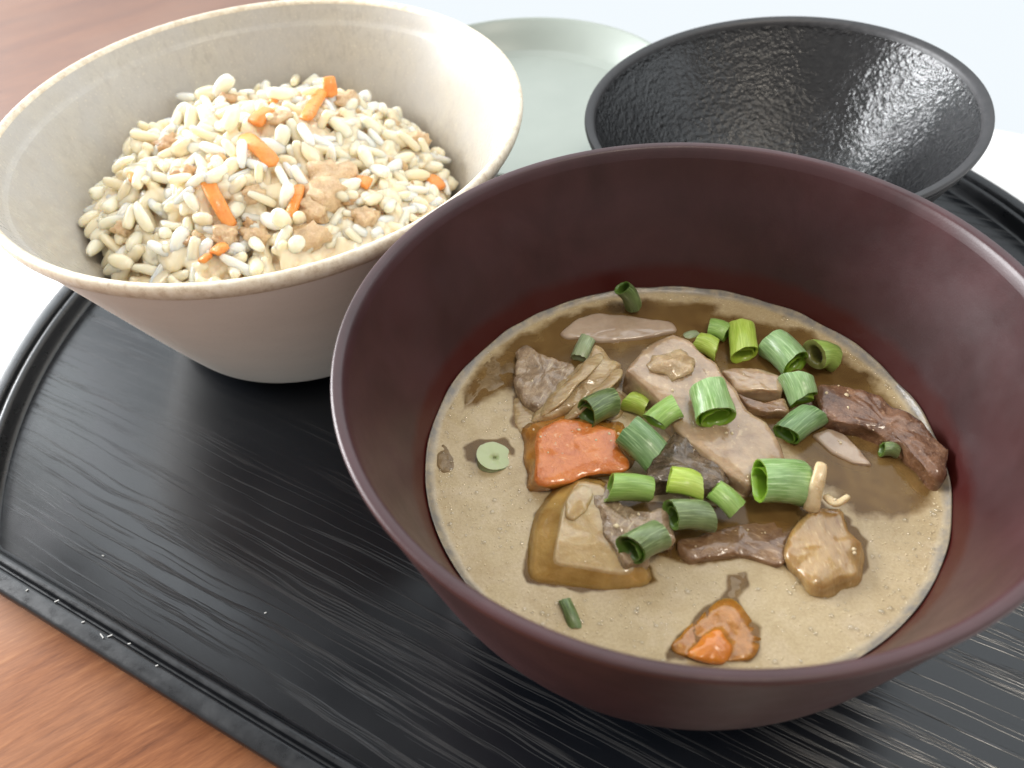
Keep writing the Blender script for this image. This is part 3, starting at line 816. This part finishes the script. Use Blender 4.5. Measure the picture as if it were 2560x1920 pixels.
T3(chunk('mushroom_slice', V_MUSH, P['mushroom'], 3.34, 2.7, None, .06, .09, .09, 2.6, 31, (.11, .03), n=90),
   'long dark brown mushroom slice leaning on the right wall of the bowl', 'mushroom')
T3(chunk('bean_curd_sliver', V_TARO, P['sliver'], 3.32, 2.9, None, .03, .05, .05, 3, 13), 'thin beige sliver behind the scallions near the back of the soup', 'taro')
T3(chunk('burdock_sliver', V_MEAT, P['gobo'], 3.22, 2.9, None, .03, .05, .05, 3, 15), 'grey brown burdock sliver between the taro slice and the mushroom', 'burdock')
T3(chunk('radish_chunk', V_DAIKON, P['daikon'], 3.22, 2.55, [(p[0] + .04, p[1] - .10) for p in P['daikon']], .08, .10, .08, 2.2, 17), 'honey brown radish chunk half sunk at the right front of the soup', 'radish')
T3(chunk('pork_strip', V_MEAT, P['meat_brown'], 3.07, 2.7, None, .05, .06, .09, 2.4, 19, (-.05, -.06)), 'dark brown pork strip in front of the big green scallion', 'pork')
T3(chunk('pork_piece', V_PORK, P['pork_center'], 3.43, 2.8, None, .04, .07, .14, 2.8, 37, n=80), 'fibrous grey brown pork piece lying over the right of the potato block', 'pork')
T3(chunk('pork_fat', V_POTATO, P['pork_knob'], 3.40, 3.0, None, .07, .10, .035, 2.0, 39, soft=2), 'small pale lump on the back corner of the potato block', 'pork')
tk = sum((Vector(p) for p in P['taro_knob']), Vector((0, 0))) / len(P['taro_knob'])
lo = lump('taro_lump', V_TARO2, (tk.x, tk.y, 3.56), .50, 12); lo.scale = (1.0, .95, .66)
T3(lo, 'yellowish rough lump on the back end of the taro slice', 'taro')
T3(chunk('dark_pork', V_DARK, P['dark_meat'], 3.34, 2.8, None, .05, .07, .16, 2.9, 21), 'dark ragged pork piece under the scallions in the centre', 'pork')
s1 = P['sprout']; s2 = P['sprout2']
T3(sweep('bean_sprout', V_CREAM, [(*s1[0], 3.78), (*s1[1], 3.62), (s1[2][0], s1[2][1], 3.2)], (lambda t: .20 + .10 * t), .2, rough=.03, seed=41), 'upright cream coloured stalk end on the radish chunk', 'stalk')
T3(sweep('root_fibre', V_CREAM, [(*s2[0], 3.4), (*s2[1], 3.45), (*s2[2], 3.55)], (lambda t: .16 - .05 * t), .12, rough=.03, seed=43), 'thin curled cream fibre right of the stalk end', 'fibre')
T3(chunk('carrot_wedge', V_CARROT2, P['carrot2_top'], 3.10, 2.5, P['carrot2'], .09, .07, .055, 2.8, 23, soft=2, side=V_AMBER), 'orange carrot wedge half sunk at the front edge of the soup', 'carrot')
T3(chunk('pinkish_slab', V_FAT, P['pink_slab'], 3.05, 2.8, None, .015, .03, .02, 2, 25), 'smooth pinkish flat slab under the mushroom on the right', 'flat_shape')  # thin pinkish slab lying about level with the broth
for k_, (key, lab) in enumerate([('sunken', 'brown piece sunk at the left back edge of the soup'), ('radish', 'small brown piece sunk left of the pale scallion disc'), ('blob', 'olive scrap sunk behind the front carrot wedge')]):
    T3(chunk('sunken_scrap', V_SUNK, P[key], 2.99, 2.6, None, .015, .06, .04, 2.4, 50 + k_), lab, 'vegetable')

V = []; F = []
rr = random.Random(77)
deps = bpy.context.evaluated_depsgraph_get()
ico = bmesh.new(); bmesh.ops.create_icosphere(ico, subdivisions=1, radius=1)
iv = [v.co.copy() for v in ico.verts]; iF = [tuple(v.index for v in f.verts) for f in ico.faces]; ico.free()
bpy.context.view_layer.update()
cnt = 0
while cnt < 70:
    x, y = rr.uniform(.2, 7.2), rr.uniform(7.2, 13.2)
    ok, loc, nrm, _, ho, _ = sc.ray_cast(bpy.context.evaluated_depsgraph_get(), Vector((x, y, 5)) * CM, Vector((0, 0, -1)))
    if not ok or ho.name.split('.')[0] in ('broth', 'foam_bubbles', 'oil_beads', 'body', 'lining') or nrm.z < .6: continue
    s = .014 + .034 * rr.random() ** 2.5; b_ = len(V)
    sx, sy, sz = s * rr.uniform(.7, 1.5), s * rr.uniform(.7, 1.5), s * rr.uniform(.4, .9)
    for v in iv: V.append((x + v.x * sx * rr.uniform(.8, 1.2), y + v.y * sy * rr.uniform(.8, 1.2), loc.z / CM + v.z * sz))
    F += [tuple(b_ + i for i in f) for f in iF]; cnt += 1
cr = obj('crumbs', mesh('crumbs', V, F), mat('cream_crumb', (.68, .56, .36), .35, .5))
tag(cr, 'tiny cream crumbs sprinkled over the pieces in the soup', 'crumbs', kind='stuff')

# ------------------------------------------------------------------ scallions
SCM = {
 'dark': m_scallion('scallion_dark', (0.068, 0.106, 0.028), (0.281, 0.365, 0.149), (0.079, 0.139, 0.023)),
 'blue': m_scallion('scallion_blue', (0.107, 0.154, 0.053), (0.329, 0.410, 0.201), (0.073, 0.126, 0.018)),
 'mid': m_scallion('scallion_mid', (0.104, 0.202, 0.067), (0.342, 0.466, 0.241), (0.104, 0.202, 0.025)),
 'light': m_scallion('scallion_light', (0.220, 0.365, 0.074), (0.390, 0.554, 0.184), (0.220, 0.365, 0.046)),
 'fresh': m_scallion('scallion_fresh', (0.183, 0.328, 0.090), (0.488, 0.643, 0.345), (0.183, 0.315, 0.025)),
 'bright': m_scallion('scallion_bright', (0.220, 0.365, 0.144), (0.439, 0.592, 0.322), (0.207, 0.353, 0.029)),
 'lime': m_scallion('scallion_lime', (0.342, 0.466, 0.052), (0.537, 0.643, 0.172), (0.329, 0.441, 0.046)),
 'olive': m_scallion('scallion_olive', (0.220, 0.328, 0.057), (0.390, 0.504, 0.149), (0.134, 0.132, 0.034)),
 'pale': m_scallion('scallion_pale', (0.268, 0.328, 0.172), (0.439, 0.491, 0.310), (0.390, 0.441, 0.230)),
}
def scallion(A, B, dia, kind, label, seed, wall=.085, squash=.88, bend=.05, part_of=None):
    A = Vector(A); B = Vector(B); L = (B - A).length; ax = (B - A) / L
    up = Vector((0, 0, 1)); s = ax.cross(up)
    if s.length < .2: s = ax.cross(Vector((0, 1, 0)))
    s.normalize(); up = s.cross(ax)
    rr = random.Random(seed)
    V = []; F = []; UV = []; S = 28; n = 9
    cut0, cut1 = rr.uniform(-.38, .38), rr.uniform(-.38, .38)
    tap = rr.uniform(-.10, .10); dent = rr.uniform(.04, .14)
    ph = rr.uniform(0, 6.28); roll = rr.uniform(0, 3.14)
    def ring(t, r, ends):
        for i in range(S):
            a = 2 * math.pi * i / S
            k = 1 + .06 * math.sin(2 * a + ph + t) - dent * math.exp(-3 * (1 - math.cos(a - ph * 2 - t * .6))) + .06 * N3(math.cos(a), math.sin(a), t * 2, 1.5, seed) + tap * (t - .5)
            flare = 1 + .05 * (2 * t - 1) ** 2
            x = r * k * flare * math.cos(a); y = r * k * flare * squash * math.sin(a)
            al = t * L + (cut0 * (1 - t) + cut1 * t) * x + (.025 * N3(math.cos(a), math.sin(a), 3 * ends, 3, seed) if ends else 0)
            p = A + ax * al + s * x + up * (y - bend * math.sin(math.pi * t) * -1)
            V.append(p); UV.append((i / S, t))
    r0 = dia / 2
    ts = [k / (n - 1) for k in range(n)]
    prof = [(0, r0 * .97, 1)] + [(t, r0, 0) for t in ts[1:-1]] + [(1, r0 * .97, 1)]
    inner = [(1, r0 - wall * .75, 1)] + [(t, r0 - wall, 0) for t in ts[1:-1][::-1]] + [(0, r0 - wall * .75, 1)]
    for pr in prof: ring(*pr)
    for pr in inner: ring(*pr)
    m_ = len(prof) + len(inner)
    idx = []
    for j in range(m_):
        j2 = (j + 1) % m_
        for i in range(S):
            i2 = (i + 1) % S
            F.append((j * S + i, j * S + i2, j2 * S + i2, j2 * S + i)); idx.append(0 if j < len(prof) - 1 else 1)
    c = (A + B) / 2
    me = bpy.data.meshes.new('scallion_ring')
    me.from_pydata([tuple((v - c) * CM) for v in V], [], F)
    uvl = me.uv_layers.new(name='UVMap')
    for p in me.polygons:
        p.material_index = idx[p.index]; p.use_smooth = True
        seam = p.index % S == S - 1
        for li, vi in zip(p.loop_indices, p.vertices):
            u, v_ = UV[vi]
            if seam and u < .01: u = 1.0
            uvl.data[li].uv = (u, v_)
    bm = bmesh.new(); bm.from_mesh(me); bmesh.ops.recalc_face_normals(bm, faces=bm.faces)
    for e in bm.edges:
        if len(e.link_faces) == 2 and e.link_faces[0].material_index != e.link_faces[1].material_index: e.smooth = False
    bm.to_mesh(me); bm.free()
    if part_of:                                 # a second, thinner leaf layer lying inside the ring
        o = obj('inner_layer', me, [SCM[kind][1], SCM[kind][1]], part_of)
        o.location = c * CM - part_of.location
        return o
    o = obj('scallion_ring', me, list(SCM[kind]), None, tuple(c))
    return tag(o, label, 'scallion', 'scallion rings scattered on the soup')
SLAB = ['dark green scallion stuck at the back edge of the broth', 'pale flat scallion piece beside the onion strips', 'dark scallion ring with its hollow end facing left above the carrot',
 'small yellow green scallion bit between two larger rings above the carrot', 'light green scallion ring leaning right next to the yellow green bit', 'upright pale green scallion ring standing on the taro slice',
 'long dark striped scallion lying on the right edge of the carrot', 'light green scallion lying flat at the top of the potato block', 'lime scallion ring in the centre of the front cluster',
 'narrow green scallion slanting down beside the lime one', 'bluish dark scallion ring with open left end on the pork', 'bluish scallion lying alone on the potato block',
 'largest bright green scallion ring with a wide hollow left end', 'green scallion ring touching the mushroom slice from the left', 'square looking pale green scallion above the one touching the mushroom',
 'large pale green scallion tube with its open end down right, at the back', 'yellow green scallion left of the large pale tube at the back', 'rearmost pale green scallion of the back cluster',
 'lime scallion with a split open end at the left of the back cluster', 'tiny bluish scallion scrap left of the back cluster', 'olive scallion ring with a dark hole near the right wall',
 'dark green scallion strip sunk at the front left of the broth', 'small dark scallion half sunk under the mushroom']
for k_, (A_, B_, dd, kd) in enumerate(SCALLIONS):
    so = scallion(A_, B_, dd * 1.04, kd, SLAB[k_], 100 + k_ * 7, wall=.05 if dd < .35 else (.15 if kd == 'olive' else .06), squash=.62 if k_ in (1, 19) else (.74, .84, .92, .98)[k_ % 4])
    if dd > .5 and kd != 'olive':
        a_, b_v = Vector(A_), Vector(B_); u_ = (b_v - a_)
        dn = Vector((0, 0, -.10 * dd))
        scallion(tuple(a_ + u_ * .06 + dn), tuple(b_v - u_ * .06 + dn), dd * .74, kd, None, 500 + k_ * 3, wall=.035, squash=.8, part_of=so)
x_, y_, d_ = SCDISC
scallion((x_, y_, 2.93), (x_ + .02, y_ + .03, 3.10), d_ * .95, 'pale', 'pale round scallion disc floating alone at the left of the broth', 999, wall=.30, squash=1.0, bend=0)
t_ = SCALLIONS[11]

# ------------------------------------------------------------------ bubbles on the broth
def make_bubbles(n, lo, hi, pw, seed, thr):
    """low thin-walled domes standing on the broth"""
    V = []; F = []
    rr = random.Random(seed); cnt = 0
    S, J = 12, 4
    while cnt < n:
        a = rr.uniform(0, 6.283); r = 4.74 * math.sqrt(rr.random())
        if rr.random() < .10: r = rr.uniform(4.62, 4.86)
        x, y = r * math.cos(a), r * math.sin(a)
        w_, n_ = clearness(x + RC[0], y + RC[1])
        if w_ > -.05 or n_ > -.04: continue
        if N3(x, y, 0, .8, 2) < rr.uniform(-thr, .25): continue
        s = lo + (hi - lo) * rr.random() ** pw
        b = len(V)
        for q in range(J):
            f = q / J * math.pi / 2
            for i in range(S):
                t = 2 * math.pi * i / S
                V.append((x + s * math.cos(f) * math.cos(t), y + s * math.cos(f) * math.sin(t), s * .62 * math.sin(f)))
        V.append((x, y, s * .62))
        for q in range(J - 1):
            for i in range(S): F.append((b + q * S + i, b + q * S + (i + 1) % S, b + (q + 1) * S + (i + 1) % S, b + (q + 1) * S + i))
        for i in range(S): F.append((b + (J - 1) * S + i, b + (J - 1) * S + (i + 1) % S, b + J * S))
        cnt += 1
    return mesh('foam_bubbles', V, F)
def m_bubble():
    m = mat('bubble_film', (.8, .7, .5), .07, 1.0); t = NT(m)
    tr = t.n('ShaderNodeBsdfTransparent'); mx = t.n('ShaderNodeMixShader')
    lw = t.n('ShaderNodeLayerWeight', i_Blend=.25)
    gl = t.n('ShaderNodeBsdfGlossy'); gl.inputs['Roughness'].default_value = .12; gl.inputs['Color'].default_value = (1, .96, .86, 1)
    t.l(t.math('ADD', t.math('MULTIPLY', lw.outputs['Fresnel'], .45), .09), mx.inputs['Fac'])
    t.l(tr.outputs[0], mx.inputs[1]); t.l(gl.outputs[0], mx.inputs[2])
    t.l(mx.outputs[0], t.t.nodes['Material Output'].inputs['Surface'])
    return m
M_BUB = m_bubble()
fo = obj('foam_bubbles', make_bubbles(650, .018, .050, 2.4, 5, .6), M_BUB, None, (RC[0], RC[1], SOUP_Z))
tag(fo, 'thin round bubbles standing on the cloudy broth', 'bubbles', kind='stuff')
M_OIL = mat('oil_bead', (.60, .49, .31), .06, .8)
ob = obj('oil_beads', make_bubbles(1800, .010, .022, 3, 15, .8), M_OIL, None, (RC[0], RC[1], SOUP_Z))
tag(ob, 'tiny shiny oil beads over the cloudy broth', 'oil', kind='stuff')

# ------------------------------------------------------------------ mixed rice
def heap(x, y):
    rho2 = ((x + 6) ** 2 + (y - 21) ** 2) / 5.2 ** 2
    return 2.75 + 1.95 * (1 - rho2) - .10 * (x + 6)
def heap_b(x, y): return heap(x, y) + .42 * N3(x, y, 0, .55, 4) + .30 * N3(x, y, 0, 1.2, 8)
def bowl_r(z): return 3.85 + (z - .6) * (6.13 - 3.85) / (5.28 - .6)
def grain_mesh(k):
    rr = random.Random(300 + k)
    n, S = 9, 10
    L = rr.uniform(.70, .96); r = rr.uniform(.158, .20); b = rr.uniform(-.09, .09); fl = rr.uniform(.70, .92)
    V = []; F = []
    for j in range(n):
        t = j / (n - 1); th = math.pi * t
        x = -math.cos(th) * L / 2; rad = r * math.sin(th) ** .62 * (1 + .22 * math.cos(th + k)) if 0 < j < n - 1 else .0
        for i in range(S):
            a = 2 * math.pi * i / S
            V.append((x + .01 * rr.uniform(-1, 1), rad * math.cos(a) * (1 + .05 * rr.uniform(-1, 1)), rad * fl * math.sin(a) + b * math.sin(th)))
    for j in range(n - 1):
        for i in range(S): F.append((j * S + i, j * S + (i + 1) % S, (j + 1) * S + (i + 1) % S, (j + 1) * S + i))
    me = bpy.data.meshes.new('rice_grain')
    me.from_pydata([tuple(c * CM for c in v) for v in V], [], F)
    bm = bmesh.new(); bm.from_mesh(me); bmesh.ops.remove_doubles(bm, verts=bm.verts, dist=1e-5); bmesh.ops.recalc_face_normals(bm, faces=bm.faces); bm.to_mesh(me); bm.free()
    for p in me.polygons: p.use_smooth = True
    return me
M_RICE = [m_rice((.91, .83, .66)), m_rice((.94, .90, .79)), m_rice((.90, .77, .57))]
GM = []
for k_ in range(9):
    g_ = grain_mesh(k_); g_.materials.append(M_RICE[k_ % 3]); GM.append(g_)
def visible(x, y, z):
    # over the front rim, as seen from where the photographer stood
    t = (16 - 5.98) / (16 - z)
    return math.hypot(x * t - BC[0], y * t - BC[1]) < 6.5
def slope_q(x, y):
    e = .1
    nrm = Vector((heap_b(x - e, y) - heap_b(x + e, y), heap_b(x, y - e) - heap_b(x, y + e), 2 * e)).normalized()
    return Vector((0, 0, 1)).rotation_difference(nrm)
grid = {}
def free_spot(x, y, dmin, ex=()):
    for gx in range(int(x / .5) - 1 - (x < 0), int(x / .5) + 3):
        for gy in range(int(y / .5) - 1, int(y / .5) + 3):
            for (a, b) in grid.get((gx, gy), ()):
                if math.hypot(a - x, b - y) < dmin: return False
    return True
def put(x, y): grid.setdefault((int(x / .5), int(y / .5)), []).append((x, y))
CHK = [Vector(c) for c, r in CHICKEN_BITS]
rr = random.Random(21); got = 0; tries = 0
GL = 'cooked rice grain tinted cream among the mixed rice in the beige bowl'
while got < 300 and tries < 60000:
    tries += 1
    a = rr.uniform(0, 6.283); q = 5.6 * math.sqrt(rr.random())
    x, y = BC[0] + q * math.cos(a), BC[1] + q * math.sin(a)
    z = heap_b(x, y)
    if q > bowl_r(z) - .25 or not visible(x, y, z) or not free_spot(x, y, .32): continue
    skip = False
    for (cp, cr) in CHICKEN_BITS:
        if math.hypot(x - cp[0], y - cp[1]) < cr * .95: skip = True
    for pts_, w_ in CARROT_SHREDS:
        if min((Vector(p_[:2]) - Vector((x, y))).length for p_ in catmull(pts_, 4)) < w_ * .6 + .08: skip = True
    if skip: continue
    put(x, y)
    o = bpy.data.objects.new('rice_grain', GM[rr.randrange(9)])
    lift = rr.choice((.02, .06, .12, .20, .32))
    o.location = Vector((x, y, z + lift)) * CM
    pitch = rr.gauss(0, .45)
    o.rotation_mode = 'QUATERNION'
    o.rotation_quaternion = slope_q(x, y) @ Quaternion((0, 0, 1), rr.uniform(0, 6.283)) @ Quaternion((0, 1, 0), pitch) @ Quaternion((1, 0, 0), rr.uniform(0, 6.28))
    s_ = rr.uniform(.78, 1.14); o.scale = (s_ * rr.uniform(.85, 1.1), s_, s_)
    link(o); tag(o, GL, 'rice grain', 'rice grains on top of the mixed rice'); got += 1
# the grains below and between them, one mass
V = []; F = []; MI = []
def add_grain(x, y, z, q, s_, k):
    me = GM[k]; b = len(V)
    for v in me.vertices: V.append(tuple((q @ (v.co * s_)) / CM + Vector((x, y, z))))
    for p in me.polygons: F.append(tuple(b + i for i in p.vertices)); MI.append(k % 3)
for layer, (num, dz) in enumerate(((900, -.03), (500, -.22))):
    for _ in range(num):
        a = rr.uniform(0, 6.283); q = 5.7 * math.sqrt(rr.random())
        x, y = BC[0] + q * math.cos(a), BC[1] + q * math.sin(a)
        z = heap_b(x, y) + dz + rr.uniform(-.08, .08)
        if q > bowl_r(z) - .30: continue
        add_grain(x, y, z, slope_q(x, y) @ Quaternion((0, 0, 1), rr.uniform(0, 6.283)) @ Quaternion((0, 1, 0), rr.gauss(0, .45)), rr.uniform(.85, 1.15), rr.randrange(9))
# body of the heap under the grains
n_ = 44
idx = {}
b0 = len(V)
for j in range(n_):
    for i in range(64):
        a = 2 * math.pi * i / 64
        qq = j / (n_ - 1)
        rad = 5.75
        for _ in range(6):
            x, y = BC[0] + rad * qq * math.cos(a), BC[1] + rad * qq * math.sin(a)
            zz = heap(BC[0] + rad * math.cos(a), BC[1] + rad * math.sin(a)) - .25
            rad = bowl_r(max(.8, zz)) - .06
        x, y = BC[0] + rad * qq * math.cos(a), BC[1] + rad * qq * math.sin(a)
        V.append((x, y, heap_b(x, y) - .30))
for j in range(n_ - 1):
    for i in range(64):
        i2 = (i + 1) % 64
        F.append((b0 + j * 64 + i, b0 + j * 64 + i2, b0 + (j + 1) * 64 + i2, b0 + (j + 1) * 64 + i)); MI.append(2)
F.append(tuple(b0 + (n_ - 1) * 64 + i for i in range(64)))        # closed underneath
me = bpy.data.meshes.new('rice_mass'); me.from_pydata([tuple(c * CM for c in v) for v in V], [], F)
rm = obj('rice_mass', me, M_RICE[2])
mdr = rm.modifiers.new('fuse', 'REMESH'); mdr.mode = 'VOXEL'; mdr.voxel_size = .00040; mdr.use_smooth_shade = True
mds = rm.modifiers.new('soften', 'SMOOTH'); mds.factor = .5; mds.iterations = 1
tag(rm, 'mass of seasoned rice packed under the top grains in the beige bowl', 'rice', kind='stuff')
V_SHRED = m_veg('carrot_shred', (.78, .24, .04), (.88, .36, .09), .32, 3, .25, None, .3, .25)
V_CHICK = m_veg('minced_chicken', (.56, .37, .20), (.78, .58, .36), .42, 4.2, .5, (.84, .68, .46), .3, .2)
V_TOFU = m_veg('fried_tofu', (.46, .26, .12), (.62, .40, .21), .42, 4.2, .5, None, .2, .2)
CLAB = ['long bright carrot strip lying in the left middle of the rice', 'wide carrot patch near the centre back of the rice', 'curved carrot strip running down from the centre patch', 'carrot tip sticking up at the back of the rice', 'carrot strip just in front of the one sticking up at the back',
 'bent carrot shred hanging below the centre of the rice', 'short square carrot piece on the right side of the rice', 'small carrot block near the front rim', 'carrot scrap touching the front rim', 'carrot piece by the right rim of the rice', 'thin carrot sliver behind the centre patch', 'tiny carrot scrap on the left of the rice']
CARROT_SHREDS[3] = ([[-4.55, 23.0, 4.98], [-4.5, 22.6, 4.55]], .3)
for (pts, wd), lb in zip(CARROT_SHREDS, CLAB):
    pts = [(x, y, heap_b(x, y) + .22 + (.12 if k == 1 else 0)) if lb != CLAB[3] else (x, y, z) for k, (x, y, z) in enumerate(pts)]
    if len(pts) == 2: pts = [pts[0], tuple((a + b) / 2 + (.04 if i == 2 else 0) for i, (a, b) in enumerate(zip(*pts))), pts[1]]
    T3(sweep('carrot_shred', V_SHRED, pts, wd * 1.25, max(.16, wd * .6), rough=.03, seed=hash(lb) % 50 if False else int(wd * 100), seg=14), lb, 'carrot')
KLAB = ['large tan chicken lump at the right centre of the rice', 'tan chicken lump just in front of the largest one', 'lower tan chicken lump beside the bent carrot shred', 'small brown bit at the left back edge of the rice', 'brown bit near the top of the heap',
 'brown bit left of the heap top', 'brown bit lying above the long carrot strip', 'tan lump near the carrot tip at the back', 'small lump left of the curved carrot strip', 'tan lump against the right wall of the beige bowl', 'tan lump right of the wide carrot patch', 'pinkish chicken lump in the middle front of the rice',
 'crumbly chicken lump near the front rim', 'chicken crumb beside the long carrot strip', 'dark crumb in the front left gap of the rice', 'small crumb by the right front of the rice', 'crumb between the long and the curved carrot strips', 'chicken crumb next to the small carrot block']
for k_, ((c_, r_), lb) in enumerate(zip(CHICKEN_BITS, KLAB)):
    fried = k_ in (3, 4, 5, 6, 14)
    T3(lump('tofu_bit' if fried else 'chicken_lump', V_TOFU if fried else V_CHICK, (c_[0], c_[1], heap_b(c_[0], c_[1]) + (.08 if r_ > .3 else .16)), r_ * 1.3, 60 + k_), lb, 'fried tofu' if fried else 'chicken')

rr = random.Random(90)
proto = []
for k_ in range(4):
    proto.append(lump('chicken_crumb', V_CHICK if k_ < 3 else V_TOFU, (0, 0, -50), .20, 400 + k_))
n_c = 0
while n_c < 34:
    a = rr.uniform(0, 6.283); q = 5.0 * math.sqrt(rr.random())
    x, y = BC[0] + q * math.cos(a), BC[1] + q * math.sin(a)
    z = heap_b(x, y)
    if q > bowl_r(z) - .35 or not visible(x, y, z): continue
    o = proto[n_c] if n_c < 4 else link(proto[n_c % 4].copy())
    o.location = Vector((x, y, z + rr.uniform(.0, .14))) * CM
    o.rotation_euler = (rr.uniform(0, 6), rr.uniform(0, 6), rr.uniform(0, 6))
    s_ = rr.uniform(.6, 1.25); o.scale = (s_ * 1.2, s_, s_)
    tag(o, 'small tan crumb of minced chicken tucked between the rice grains', 'chicken', 'chicken crumbs in the mixed rice'); n_c += 1
